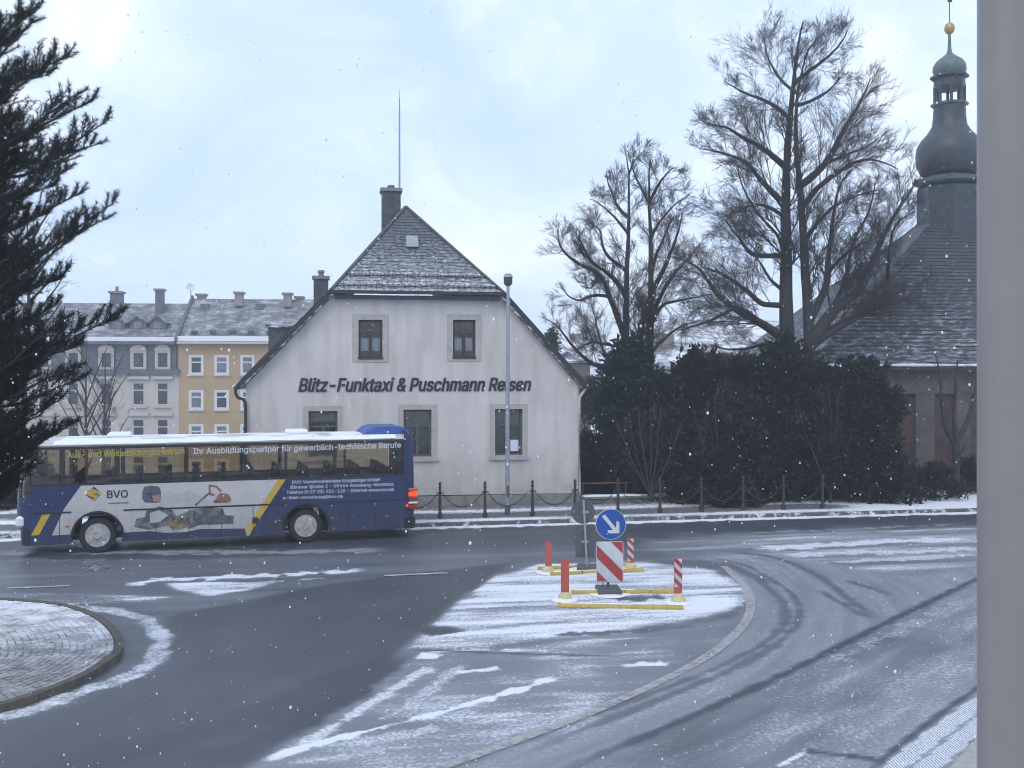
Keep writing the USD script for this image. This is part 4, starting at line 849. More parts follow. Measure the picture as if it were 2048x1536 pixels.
sn_ = np.array([CF.W(s, -0.42, zc0 + 0.05) for s in np.linspace(cL + 0.1, cR, 160)])
chapel.part('snow_edge', tube(sn_, 0.03 + 0.10 * np.clip(fb(np.arange(160) * 0.4, 3, 61, 3) - 0.25, 0, 1), 6), M['snow'], smooth=True)
def tz(py): return EYE - (py - HY) / FPX * cTy
def tr(px): return (px - cTx) / FPX * cTy
base = np.array([tc[0], tc[1], 0.0]); ph = math.pi / 8 + math.radians(CF.yaw)
def tl(pairs, k=8): return lathe([(max(tr(a), 0.004), tz(b)) for a, b in pairs], base, k, ph)
tu = chapel.part('turret', tl([(1960, 560), (1960, 378), (1955, 372)]), M['turret_slate'])
tu.part('turret_cornice', tl([(1958, 372), (1968, 368), (1969, 361), (1950, 357), (1946, 353)]), M['copper'])
tu.part('onion_dome', tl([(1946, 353), (1955, 346), (1961, 332), (1963, 312), (1961, 295), (1953, 280), (1941, 267), (1932, 252), (1930, 235), (1929, 214)], 16), M['turret_slate'], smooth=40)
tu.part('lantern_sill', tl([(1929, 214), (1934, 212), (1935, 208), (1928, 206)]), M['copper'])
for i in range(8):
    an = ph + i * math.pi / 4; r_ = tr(1926.5); c_ = base + [r_ * math.cos(an), r_ * math.sin(an), 0]
    tu.part('lantern_post', tube([c_ + [0, 0, tz(206)], c_ + [0, 0, tz(172)]], 0.07, 6), M['turret_slate'])
    an2 = an + math.pi / 8; c2 = base + [r_ * 0.93 * math.cos(an2), r_ * 0.93 * math.sin(an2), 0]
    if i < 0: tu.part('lantern_bar', tube([c2 + [0, 0, tz(206)], c2 + [0, 0, tz(172)]], 0.035, 5), M['turret_slate'])
tu.part('lantern_head', tl([(1927, 179), (1929, 174), (1928, 160), (1936, 156), (1935, 152), (1927, 150)]), M['turret_slate'])
tu.part('upper_dome', tl([(1927, 150), (1931, 142), (1930, 132), (1924, 122), (1913, 114), (1905, 107), (1902.5, 98), (1901.4, 68)], 16), M['copper'], smooth=40)
ball = trimesh.creation.icosphere(3, tr(1909)); ball.apply_scale([1, 1, 1.2]); ball.apply_translation(base + [0, 0, tz(57)])
tu.part('gold_ball', ball, M['gold'], smooth=True)
tu.part('weather_rod', tube([base + [0, 0, tz(46)], base + [0, 0, tz(-20)]], 0.02, 6), M['dark_iron'])
tu.part('weather_vane', CF.box(tS - 0.10, tS + 0.13, tT - 0.01, tT + 0.01, tz(4), tz(-6)), M['dark_iron'])

# ------------------------------------------------------------------ distant houses right of the gable
M['far_roof2'] = snowed('distant_roof_snow', (0.15, 0.16, 0.18), 0.8, 0.40, 0.58, (0.4, 0.4, 1.2), 0.9)
M['pink_wall'] = plain('distant_pink_wall', (0.25, 0.20, 0.19), 0.9, 0.08, 1)
def far_house(name, label, px0, px1, pye, pyr, d, yaw, wallm, deep=9, base_z=-6, chim=None, wins=()):
    fr = Frame(P((px0 + px1) / 2, 745, d)[:2], yaw)
    a, ze = fr.sz(px0, pye); b, _ = fr.sz(px1, pye); zr = fr.sz((px0 + px1) / 2, pyr, deep / 2)[1]
    T = thing(name, label, 'house', fr.W(0, 0, base_z), yaw)
    w_ = T.part('wall', fr.box(a, b, 0, deep, base_z, ze), wallm)
    r_ = T.part('roof', slab([fr.W(a - 0.3, -0.4, ze), fr.W(b + 0.3, -0.4, ze), fr.W(b + 0.3, deep / 2, zr), fr.W(a - 0.3, deep / 2, zr)], 0.2), M['far_roof2'])
    T.part('roof', slab([fr.W(a - 0.3, deep + 0.4, ze), fr.W(b + 0.3, deep + 0.4, ze), fr.W(b + 0.3, deep / 2, zr), fr.W(a - 0.3, deep / 2, zr)], 0.2), M['far_roof2'])
    for s in (a, b - 0.25): T.part('gable_wall', slab([fr.W(s, 0, ze), fr.W(s, deep, ze), fr.W(s, deep / 2, zr - 0.25)], 0.2), wallm)
    if chim:
        for px, pt_, hw in chim:
            s, zt = fr.sz(px, pt_, deep / 2); c = r_.part('chimney', fr.box(s - hw, s + hw, deep / 2 - hw, deep / 2 + hw, zr - 1.5, zt), M['stone_chimney'])
    for (wx0, wy0, wx1, wy1) in wins:
        p, q = fr.sz(wx0, wy1), fr.sz(wx1, wy0); w2_ = T.part('window', fr.box(p[0], q[0], -0.05, -0.003, p[1], q[1]), M['white_frame']); w2_.part('pane', fr.box(p[0] + 0.1, q[0] - 0.1, -0.07, -0.051, p[1] + 0.1, q[1] - 0.1), M['far_pane'])
far_house('distant_house', 'distant pinkish house with snowy roof half hidden behind the bare trees', 1330, 1585, 706, 642, 82, -6, M['pink_wall'], 10, -5, [(1330, 662, 0.6), (1482, 652, 0.5)], [(1410, 722, 1424, 745), (1450, 722, 1464, 745), (1530, 722, 1544, 745)])
far_house('distant_house', 'distant dark roofed house between the gable corner and the bare trees', 1070, 1180, 722, 680, 100, 10, M['chapel_wall'], 10, -5, [(1150, 668, 0.5)])
far_house('distant_house', 'low distant house with a slate front behind the dark conifers', 1300, 1420, 742, 690, 66, 14, M['mansard'], 8, -4, [(1322, 668, 0.7)])

# ------------------------------------------------------------------ trees
class Tree:
    def __init__(self, name, label, cat_, base, seed, group=None):
        self.T = thing(name, label, cat_, base, group=group); self.rng = np.random.default_rng(seed); self.tw = {}; self.skel = np.zeros((0, 3))
    def limb(self, path, r0, r1, name='branch', k=7, n=26, wob=0.04):
        path = np.array(path, float)
        if len(self.skel):          # a limb grows out of the wood nearest to its foot
            dd = np.hypot(self.skel[:, 0] - path[0][0], self.skel[:, 2] - path[0][2]) + 0.15 * np.abs(self.skel[:, 1] - path[0][1]); i = int(np.argmin(dd)); sh_ = self.skel[i] - path[0]
            w_ = np.linspace(1, 0, len(path))[:, None] ** 2; path[:, 1:2] += sh_[1] * (0.25 + 0.75 * w_); path[0] = self.skel[i]
        p = smooth_line(path, n); g = self.rng.normal(0, wob, (n, 3)); g[0] = 0; p = p + np.cumsum(g, 0) * 0.35; self.skel = np.vstack([self.skel, p])
        self.T.part(name, tube(p, np.linspace(r0, r1, n) ** 1.0, k), M['bark'], smooth=60); return p
    def spray(self, path, r0, n1, len1, levels, spread=0.9, up=0.35, start=0.15):
        """Side shoots along a limb; finer shoots are grown on them level by level in finish()."""
        rng = self.rng; m = len(path); f = start + (1 - start) * (np.arange(n1) + rng.random(n1)) / n1; i = np.minimum((f * (m - 1)).astype(int), m - 2)
        tg = path[i + 1] - path[i]; p = path[i] + tg * rng.random((n1, 1)); tg = tg / np.maximum(np.linalg.norm(tg, axis=1, keepdims=True), 1e-9)
        d = tg * (0.6 + 0.3 * rng.random((n1, 1))) + self.perp(tg) * spread * (0.6 + 0.6 * rng.random((n1, 1))); d[:, 2] += up * rng.random(n1)
        self.tw.setdefault((levels, up), []).append((p, d, len1 * (0.55 + 0.7 * rng.random(n1)) * (1.2 - 0.80 * f), np.maximum(r0 * (1 - 0.75 * f) * 0.20, 0.0065)))
    def perp(self, tg):
        rv = self.rng.normal(0, 1, tg.shape); rv -= tg * (rv * tg).sum(1, keepdims=True); return rv / np.maximum(np.linalg.norm(rv, axis=1, keepdims=True), 1e-9)
    def shoots(self, p, d, L, r, lv, up, out):
        rng = self.rng; n = {3: 7, 2: 5, 1: 4, 0: 2}[lv]; pts = [p]; st = (L / (n - 1))[:, None]; d = d / np.linalg.norm(d, axis=1, keepdims=True)
        for i in range(n - 1):
            d = d + rng.normal(0, 0.055, d.shape); d[:, 2] += up * 0.05; d /= np.linalg.norm(d, axis=1, keepdims=True); pts.append(pts[-1] + d * st)
        pts = np.stack(pts, 1); r1 = np.maximum(r * 0.4, 0.0032); out.setdefault('thick' if lv >= 2 else 'fine', []).append((pts, r[:, None] + (r1 - r)[:, None] * np.linspace(0, 1, n)))
        if lv == 0: return
        k = {3: 7, 2: 5, 1: 4}[lv]; N = len(p); f = 0.18 + 0.82 * (np.arange(k)[None] + rng.random((N, k))) / k; i = np.minimum((f * (n - 1)).astype(int), n - 2); rows = np.arange(N)[:, None]
        a, b = pts[rows, i].reshape(-1, 3), pts[rows, i + 1].reshape(-1, 3); tg = (b - a) / np.linalg.norm(b - a, axis=1, keepdims=True); M_ = N * k
        dd = tg * 1.05 + self.perp(tg) * (0.35 + 0.42 * rng.random((M_, 1))); dd[:, 2] += 0.12 * up
        self.shoots(a + (b - a) * rng.random((M_, 1)), dd, np.repeat(L, k) * (0.40 + 0.28 * rng.random(M_)), np.maximum(np.repeat(r, k) * 0.50, 0.0036), lv - 1, up, out)
    def finish(self):
        out = {}
        for (lv, up), v in self.tw.items(): self.shoots(*[np.concatenate(x) for x in zip(*v)], lv, up, out)
        for key, kk in (('thick', 5), ('fine', 3)):
            ms = [tubes(a, b, kk) for a, b in out.get(key, [])]
            if ms: self.T.part('boughs' if key == 'thick' else 'twigs', cat(ms), M['twig'], kind='stuff')

def px_path(pts, d, dd, rng):
    """Photograph points at depth d drifting by dd metres towards the tip."""
    n = len(pts); return np.array([P(a, b, d + dd * (i / max(n - 1, 1)) ** 1.2) for i, (a, b) in enumerate(pts)])

big = Tree('bare_tree', 'tallest bare tree with twin dark trunks in front of the chapel', 'tree', P(1598, 1000, 40) * [1, 1, 0], 11, 'bare trees by the chapel')
D1 = 40.0
def grow(tree, D, trunks, limbs, n1, len1, lv, spread=0.9, up=0.35, dsp=2.6):
    for pts, r0, r1, dd in trunks:
        p = px_path(pts, D, dd, tree.rng); q = tree.limb(p, r0, r1, 'trunk', 9, 40, 0.03); tree.spray(q[len(q) // 3:], r0 * 0.7, n1, len1, lv, spread, up)
    for i, (pts, r0) in enumerate(limbs):
        dd = tree.rng.uniform(-dsp, dsp); p = px_path(pts, D, dd, tree.rng); q = tree.limb(p, r0 * 1.15, 0.02, 'branch', 6, 22, 0.025)
        L = np.linalg.norm(np.diff(q, axis=0), axis=1).sum(); tree.spray(q, r0, max(5, int(n1 * min(1.25, L / 6.0))), len1 * min(1.0, 0.45 + L / 9), lv, spread, up)
    tree.finish()
grow(big, D1, [([(1580, 1005), (1579, 760), (1573, 560), (1572, 440), (1572, 330), (1581, 200), (1592, 110), (1602, 48)], 0.44, 0.03, 0.4), ([(1620, 1005), (1619, 760), (1614, 600), (1607, 480), (1600, 380), (1594, 300), (1596, 210), (1612, 120)], 0.34, 0.03, -0.6)],
     [([(1566, 422), (1519, 355), (1490, 321), (1447, 304), (1397, 295)], 0.13), ([(1570, 330), (1528, 295), (1490, 274), (1447, 249), (1420, 243)], 0.12), ([(1574, 240), (1553, 211), (1519, 194), (1490, 185), (1450, 160)], 0.10),
      ([(1591, 168), (1638, 130), (1680, 92), (1697, 58)], 0.08), ([(1595, 222), (1646, 190), (1676, 156)], 0.08), ([(1612, 370), (1655, 321), (1688, 262), (1718, 211), (1743, 156)], 0.15), ([(1646, 328), (1688, 312), (1731, 295), (1758, 276)], 0.07),
      ([(1621, 420), (1671, 346), (1722, 321), (1794, 338)], 0.12), ([(1606, 650), (1655, 549), (1663, 452), (1676, 380), (1703, 340)], 0.16), ([(1621, 690), (1671, 617), (1722, 575), (1748, 515), (1777, 452), (1803, 410), (1836, 362)], 0.24),
      ([(1628, 690), (1710, 634), (1794, 600), (1852, 596)], 0.20), ([(1794, 600), (1792, 515), (1798, 452), (1838, 418)], 0.09), ([(1646, 545), (1688, 507), (1726, 481)], 0.08), ([(1566, 690), (1519, 646), (1477, 625), (1435, 591), (1392, 536), (1352, 520)], 0.20),
      ([(1566, 618), (1532, 608), (1494, 579), (1435, 545), (1400, 534)], 0.12), ([(1572, 520), (1540, 511), (1511, 507), (1477, 473), (1450, 436)], 0.12), ([(1560, 670), (1520, 642), (1477, 617), (1418, 642), (1352, 660)], 0.11), ([(1566, 424), (1519, 410), (1473, 422), (1435, 438)], 0.07),
      ([(1555, 590), (1525, 535), (1512, 508)], 0.08), ([(1578, 560), (1560, 480), (1520, 430), (1490, 380), (1478, 330)], 0.08), ([(1580, 200), (1548, 150), (1530, 110), (1526, 70)], 0.06), ([(1600, 130), (1620, 90), (1650, 60)], 0.05), ([(1610, 480), (1640, 440), (1690, 400), (1760, 380)], 0.09), ([(1575, 700), (1530, 690), (1480, 700), (1420, 690)], 0.10), ([(1640, 640), (1690, 560), (1710, 480), (1740, 420), (1752, 360)], 0.10)],
     24, 1.75, 3)
mid = Tree('bare_tree', 'slimmer pair of bare grey trunks between the gabled house and the conifers', 'tree', P(1275, 990, 43.5) * [1, 1, 0], 12, 'bare trees by the chapel')
grow(mid, 43.5, [([(1258, 1000), (1252, 787), (1250, 680), (1252, 572), (1255, 465), (1255, 357), (1250, 312)], 0.27, 0.025, 0.5), ([(1296, 1000), (1296, 787), (1300, 680), (1300, 572), (1300, 465), (1297, 393), (1299, 318)], 0.29, 0.025, -0.4), ([(1262, 800), (1270, 723), (1281, 655), (1295, 601)], 0.22, 0.12, -0.2)],
     [([(1249, 690), (1223, 601), (1195, 547), (1155, 526), (1119, 486), (1116, 458)], 0.15), ([(1250, 598), (1223, 551), (1184, 522), (1159, 465)], 0.11), ([(1254, 532), (1209, 493), (1205, 465), (1177, 440)], 0.09), ([(1255, 440), (1234, 404), (1218, 347)], 0.08),
      ([(1245, 765), (1223, 737), (1191, 730), (1152, 698), (1116, 651), (1096, 640)], 0.13), ([(1245, 705), (1216, 690), (1187, 685), (1148, 708)], 0.08), ([(1216, 597), (1187, 592), (1159, 601), (1123, 576)], 0.08), ([(1195, 547), (1180, 575), (1160, 570)], 0.05),
      ([(1303, 640), (1338, 565), (1366, 529), (1395, 501)], 0.11), ([(1303, 590), (1338, 511), (1366, 425)], 0.11), ([(1302, 545), (1331, 465), (1345, 436)], 0.08), ([(1298, 415), (1280, 375), (1263, 332)], 0.07), ([(1299, 410), (1323, 361), (1348, 334)], 0.07), ([(1305, 650), (1331, 608), (1366, 601), (1420, 592)], 0.09), ([(1256, 350), (1270, 320), (1290, 300)], 0.04), ([(1300, 480), (1330, 430), (1370, 395)], 0.06), ([(1252, 470), (1225, 430), (1180, 400)], 0.06), ([(1243, 760), (1215, 720), (1190, 650), (1180, 610)], 0.07), ([(1305, 700), (1350, 660), (1400, 640)], 0.07)],
     20, 1.5, 3)
small = Tree('bare_tree', 'small bare tree forking low in front of the brick chapel wall', 'tree', P(1906, 985, 40.5) * [1, 1, 0], 13, 'bare trees by the chapel')
grow(small, 40.5, [([(1906, 1000), (1907, 930), (1908, 887)], 0.19, 0.15, 0)], [([(1907, 892), (1890, 846), (1883, 799), (1879, 740), (1870, 700)], 0.10), ([(1909, 890), (1910, 830), (1912, 780), (1916, 720)], 0.10), ([(1911, 888), (1934, 846), (1948, 792), (1959, 730), (1965, 690)], 0.10)], 7, 1.2, 2, 0.8, 0.5, 0.8)
for lab, px, py, d, h_, sd in (('thin bare young tree behind the middle of the coach in front of the cream house', 172, 1000, 60, 320, 14), ('bushy bare tree right of the thin young one behind the coach', 205, 1000, 62, 290, 15)):
    t_ = Tree('bare_tree', lab, 'tree', P(px, py, d) * [1, 1, 0] + [0, 0, -3.5], sd, 'bare trees behind the coach')
    grow(t_, d, [([(px, py + 60), (px, py - h_ * 0.4), (px + 1, py - h_)], 0.14, 0.02, 0)], [([(px, py - 60 - i * 17), (px + sg * (10 + 14 * a1), py - 95 - i * 17 - 12 * a2), (px + sg * (20 + 46 * a1), py - 140 - i * 17 - 30 * a2)], 0.05) for i, (sg, a1, a2) in enumerate(zip([1, -1, -1, 1, -1, 1, 1, -1, 1, -1], t_.rng.random(10), t_.rng.random(10)))], 7, 1.5, 2, 0.8, 0.5, 1.5)
tl_ = Tree('bare_tree', 'bare twiggy crown showing above the cream house behind the pine boughs', 'tree', P(60, 1000, 40) * [1, 1, 0], 16, 'bare trees behind the coach')
grow(tl_, 40, [([(40, 1060), (45, 800), (52, 600), (48, 420)], 0.16, 0.02, 0)], [([(46, 700 - i * 40), (46 + sg * 36, 660 - i * 42), (46 + sg * (84 - 5 * i), 600 - i * 38)], 0.06) for i in range(6) for sg in (-1, 1)], 8, 1.4, 2, 0.8, 0.45, 1.5)

# ------------------------------------------------------------------ evergreens
def leaf_mat(name, c1, c2):
    return mat(name, {'g': ('geometry', {}), 'r': ('rgb_ramp', {'ramp': [(0.0, c1), (0.45, tuple(x * 0.55 for x in c2)), (0.90, tuple(x * 1.5 for x in c2)), (0.97, tuple(min(1, x * 2 + 0.03) for x in c2)), (1.0, (0.30, 0.32, 0.35))]}), 'd': ('principled_bsdf', {'roughness': 0.7, 'specular_ior_level': 0.2}), 't': ('translucent_bsdf', {}), 'm': ('mix_closure', {'fac': 0.2})},
               [('g.random_per_island', 'r.fac'), ('r.color', 'd.base_color'), ('r.color', 't.color'), ('d.BSDF', 'm.closure1'), ('t.BSDF', 'm.closure2')], surface='m.closure')
M['yew'] = leaf_mat('yew_foliage', (0.014, 0.020, 0.017), (0.115, 0.14, 0.115)); M['spruce'] = leaf_mat('blue_spruce_foliage', (0.018, 0.034, 0.038), (0.12, 0.165, 0.165))
M['brownish'] = leaf_mat('brown_green_foliage', (0.026, 0.024, 0.019), (0.155, 0.140, 0.105)); M['hazy'] = leaf_mat('greyish_foliage', (0.030, 0.036, 0.038), (0.07, 0.08, 0.085))
def clump(centres, normals, rng, size, per, blade=0.32):
    """Sprays of leaf-sized blades at the given places, facing outwards and drooping a little."""
    N = len(centres) * per
    c = np.repeat(centres, per, 0) + rng.normal(0, size * 0.55, (N, 3)); d = np.repeat(normals, per, 0) + rng.normal(0, 0.75, (N, 3)); d /= np.linalg.norm(d, axis=1, keepdims=True)
    s = np.cross(d, rng.normal(0, 1, (N, 3))); s /= np.linalg.norm(s, axis=1, keepdims=True); L = size * rng.uniform(0.6, 1.5, (N, 1)); w = L * blade
    v = np.stack([c - s * w * 0.5, c + d * L * 0.45 + s * w * 0.75, c + d * L, c + d * L * 0.4 - s * w * 0.8], 1).reshape(-1, 3)
    f = (np.array([[0, 1, 2], [0, 2, 3]])[None] + 4 * np.arange(N)[:, None, None]).reshape(-1, 3)
    return trimesh.Trimesh(v, f, process=False)
def bush(name, label, cat_, px, pyb, pyt, halfw, d, m, seed, shape='dome', n=900, size=0.25, per=9, group='evergreens by the churchyard wall', deep=1.6, zb=0.1):
    rng = np.random.default_rng(seed); b = P(px, pyb, d); b[2] = zb; H = P(px, pyt, d)[2] - zb; R = halfw / FPX * d
    T = thing(name, label, cat_, b, group=group)
    prof = {'dome': lambda u: np.clip(1 - u, 0, 1) ** 0.42 * (0.9 + 0.1 * np.sin(u * 11)), 'cone': lambda u: (1 - u) ** 0.85 + 0.04, 'column': lambda u: np.clip(1 - u ** 3, 0, 1) ** 0.5 * 0.85}[shape]
    nl = {'dome': 46, 'cone': 70, 'column': 30}[shape]; k_ = n // nl; sq = min(1.0, deep / max(R, 0.1) * 0.9)
    ul = (np.arange(nl) + rng.random(nl)) / nl * 0.93; al = rng.uniform(0, 2 * np.pi, nl) ; pl = prof(ul) * rng.uniform(0.6, 1.18, nl)
    rad = R * (0.15 + 0.22 * rng.random(nl)) * (0.55 + 0.45 * prof(ul)); lc = np.stack([(R * pl - rad * 0.6) * np.cos(al), (R * pl - rad * 0.6) * np.sin(al) * sq, 0.1 + ul * H], -1)
    dv = rng.normal(0, 1, (nl, k_, 3)) + np.stack([np.cos(al), np.sin(al), 0.25 + 0 * al], -1)[:, None] * 0.7; dv /= np.linalg.norm(dv, axis=2, keepdims=True)
    el = np.array([1.0, 1.0, {'dome': 1.25, 'cone': 0.55, 'column': 1.5}[shape]])
    c = lc[:, None] + dv * el * (rad[:, None] * (0.45 + 0.95 * rng.random((nl, k_)) ** 0.8))[:, :, None]; c = c.reshape(-1, 3); nn = dv.reshape(-1, 3) * 0.7 + [0, 0, 0.35 if shape == 'dome' else -0.05]
    ok = c[:, 2] > 0.02; c, nn = c[ok] + b, nn[ok]; n = len(c); u = (c[:, 2] - zb) / max(H, 0.1)
    T.part('stem', tube([b - [0, 0, 0.2], b + [0.03, 0, H * 0.45], b + [0, 0.02, H * 0.9]], max(0.05, R * 0.07), 7, 0.02), M['bark'])
    rk = max(3, int(n / 160))
    for q in range(rk): 
        i = rng.integers(n); T.part('branch', tube([b + [0, 0, H * 0.1 + 0.2 * u[i] * H], (b + c[i]) / 2 + [0, 0, 0.2], c[i]], 0.03, 5, 0.01), M['bark'])
    T.part('foliage', clump(c, nn, rng, size, per), m)
bush('spruce', 'bluish spruce standing left among the churchyard evergreens', 'spruce', 1262, 1010, 672, 105, 41.8, M['spruce'], 21, 'cone', 1700, 0.26)
bush('evergreen_bush', 'round dark evergreen between the bluish spruce and the tall bare tree', 'bush', 1400, 1012, 712, 110, 41.2, M['yew'], 22, 'dome', 1500)
bush('evergreen_bush', 'brownish green evergreen filling the gap behind the rusty railing', 'bush', 1335, 1012, 830, 110, 39.6, M['brownish'], 23, 'dome', 1100)
bush('evergreen_bush', 'largest black green evergreen with ragged edge at the right of the evergreens', 'bush', 1715, 1005, 738, 112, 39.3, M['yew'], 24, 'dome', 2100)
bush('evergreen_bush', 'dark evergreen below the twin trunks of the tallest bare tree', 'bush', 1575, 1008, 690, 105, 39.0, M['yew'], 25, 'dome', 2000)
bush('evergreen_bush', 'low dark evergreen reaching down to the bollards left of the twin trunks', 'bush', 1475, 1014, 790, 95, 38.6, M['brownish'], 26, 'dome', 1400)
bush('evergreen_bush', 'dark evergreen filling the gap between the spruce and the round evergreen', 'bush', 1330, 1012, 760, 75, 40.6, M['yew'], 34, 'dome', 1100)
bush('evergreen_bush', 'dark evergreen filling the gap between the twin trunks and the largest evergreen', 'bush', 1645, 1006, 725, 85, 40.4, M['brownish'], 35, 'dome', 1200)
bush('evergreen_bush', 'dark evergreen rising behind the low one left of the twin trunks', 'bush', 1490, 1010, 720, 85, 40.9, M['yew'], 36, 'dome', 1200)
bush('evergreen_bush', 'low dark shrub at the foot of the small forked tree', 'bush', 1868, 990, 938, 52, 39.6, M['yew'], 27, 'dome', 420, 0.12)
bush('evergreen_bush', 'small dark shrub right behind the small forked tree', 'bush', 1935, 985, 918, 30, 41.2, M['yew'], 28, 'dome', 260, 0.11)
bush('evergreen_bush', 'low dark bush hugging the right corner of the gabled house', 'bush', 1215, 1008, 900, 62, 41.5, M['brownish'], 29, 'dome', 700)
bush('evergreen_bush', 'low dark bush spilling over the end of the stone wall', 'bush', 1425, 1018, 905, 66, 38.0, M['yew'], 30, 'dome', 700)
bush('spruce', 'hazy grey spruce behind the right corner of the gabled house', 'spruce', 1198, 1000, 752, 42, 56, M['hazy'], 31, 'column', 800, 0.22, group='distant conifers', zb=-1)
bush('spruce', 'slim distant spruce peeping over the right verge of the gabled house', 'spruce', 1101, 1000, 648, 34, 70, M['hazy'], 32, 'cone', 700, 0.26, group='distant conifers', zb=-3)
bush('evergreen_bush', 'dark hedge bush behind the coach front at the left edge', 'bush', 15, 1045, 930, 90, 37.5, M['brownish'], 33, 'dome', 900, group='evergreens at the left edge')
for i_, (lab, px, pyb, pyt, d, hw) in enumerate((('brown leafless shrub in front of the bluish spruce', 1300, 1012, 800, 38.4, 70), ('brown leafless shrub between the evergreens left of the twin trunks', 1450, 1012, 780, 37.9, 60), ('leafless shrub sticking out of the largest evergreen bush', 1660, 1006, 770, 38.2, 60), ('leafless shrub right beside the right corner of the gabled house', 1190, 1008, 800, 43.0, 40))):
    t_ = Tree('bare_shrub', lab, 'shrub', P(px, pyb, d) * [1, 1, 0] + [0, 0, 0.1], 40 + i_, 'leafless shrubs among the evergreens')
    grow(t_, d, [([(px, pyb), (px + 2, (pyb + pyt) / 2), (px - 3, pyt)], 0.05, 0.012, 0)], [([(px, pyb - 20), (px + q * hw * 0.5, pyb * 0.6 + pyt * 0.4), (px + q * hw, pyt + abs(q) * 40)], 0.035) for q in (-1, -0.6, -0.3, 0.3, 0.65, 1)], 9, 0.8, 2, 0.8, 0.5, 0.8)
# ivy up the twin trunks
rng = np.random.default_rng(77); ivT = thing('ivy', 'dark ivy climbing the twin trunks of the tallest bare tree', 'ivy', P(1600, 1000, 40) * [1, 1, 0])
zz = rng.uniform(0, 5.2, 700); an = rng.uniform(0, 2 * np.pi, 700); wch = rng.random(700) < 0.5; cx_ = np.where(wch, P(1579, 700, 40)[0], P(1618, 700, 40)[0]); rr = (0.62 - 0.05 * zz) * rng.uniform(0.85, 1.25, 700)
c = np.stack([cx_ + rr * np.cos(an), 40 + rr * np.sin(an), zz], -1); ivT.part('leaves', clump(c, np.stack([np.cos(an), np.sin(an), 0.3 + 0 * an], -1), rng, 0.13, 12, 0.6), M['yew'])
# ------------------------------------------------------------------ the coach
W1, W2 = G(195, 1107), G(612, 1086)
byaw = math.degrees(math.atan2(W2[1] - W1[1], W2[0] - W1[0]))
BF = Frame(W1[:2], byaw); bz = BF.sz
M['bus_blue'] = dirty('coach_blue', (0.014, 0.027, 0.092), 0.32, 0.3, 1.5, (0.055, 0.058, 0.075), 0.65, 0.1); M['bus_white'] = dirty('coach_white', (0.50, 0.48, 0.475), 0.38, 0.3, 1.6, (0.20, 0.185, 0.18), 0.6, 0.05)
M['bus_yellow'] = plain('coach_yellow', (0.52, 0.34, 0.035), 0.4, 0.08, 3); M['bus_blue2'] = plain('coach_roof_blue', (0.04, 0.09, 0.30), 0.4, 0.15, 3)
M['bus_glass'] = glass_mat('coach_tinted_glass', (0.80, 0.76, 0.68), 0.03); M['bus_dark'] = plain('coach_black_trim', (0.014, 0.015, 0.018), 0.35, 0.15, 5)
M['tyre'] = plain('tyre_rubber', (0.018, 0.018, 0.018), 0.8, 0.25, 12, 0.3, 60); M['rim'] = plain('pale_wheel_rim', (0.36, 0.35, 0.34), 0.6, 0.3, 9)
M['seat'] = plain('seat_fabric', (0.02, 0.024, 0.035), 0.9, 0.3, 9); M['bus_inside'] = plain('coach_interior', (0.06, 0.058, 0.055), 0.8, 0.2, 4)
M['bus_text_w'] = plain('white_film', (0.50, 0.51, 0.53), 0.5, 0.04); M['bus_text_y'] = plain('yellow_film', (0.38, 0.30, 0.05), 0.5, 0.08); M['bus_text_k'] = plain('dark_film', (0.03, 0.03, 0.04), 0.5, 0.08)
M['tail_on'] = mat('lit_tail_lamp', {'e': ('emission', {'color': (1.0, 0.10, 0.03), 'strength': 0.9})}, surface='e.emission')
M['tail_off'] = plain('red_lens', (0.30, 0.015, 0.015), 0.2, 0.1); M['amber'] = plain('amber_lens', (0.45, 0.13, 0.02), 0.25, 0.1)
bus = thing('coach', 'white and blue coach with snow on its roof turning in front of the gabled house', 'coach', BF.W(3, 1.2, 0), BF.yaw)
WB = bz(612, 1086)[0]; WID = 2.5
sF, sRr = bz(33, 1078)[0], bz(834, 1045)[0]            # front and rear ends
zB = 0.30; zbelt = (bz(250, 966)[1] + bz(700, 957)[1]) / 2; ztop = (bz(250, 889)[1] + bz(700, 882)[1]) / 2; zroof = (bz(250, 882)[1] + bz(700, 874)[1]) / 2; zmid = (bz(300, 1016)[1] + bz(500, 1013)[1]) / 2
sFr = sF + 0.34; sRe = sRr - 0.40                      # where the straight side meets the rounded ends
side = sbox(sFr, zB, sRe, zbelt)
arches = unary_union([Point(c, 0.50).buffer(0.66, 24).intersection(sbox(c - 0.7, 0, c + 0.7, 2)) for c in (0.0, WB)])
side = side.difference(arches)
def bpoly(px): return Polygon([bz(a, b) for a, b in px])
blueF = bpoly([(0, 960), (162, 971), (128, 1018), (104, 1070), (97, 1100), (0, 1110)])
yelF = bpoly([(84, 1030), (101, 1028), (78, 1070), (62, 1071)])
yelR = bpoly([(556, 959), (572, 958), (504, 1061), (489, 1064)])
blueR = bpoly([(572, 958), (850, 940), (850, 1080), (495, 1078), (504, 1061)])
skirt = bpoly([(97, 1071), (233, 1066), (300, 1062), (332, 1066), (372, 1064), (400, 1058), (490, 1057), (497, 1090), (90, 1100)])
rest_ = side
def region(shape, name, m, label=None, inset=0.0):
    global rest_
    r = rest_.intersection(shape).buffer(-0.001, join_style=2)
    if not r.is_empty: bus.part(name, BF.poly(r, -0.0 + inset, 0.05), m, label=label)
    rest_ = rest_.difference(shape)
region(yelF, 'yellow_stripe', M['bus_yellow']); region(yelR, 'yellow_stripe', M['bus_yellow'])
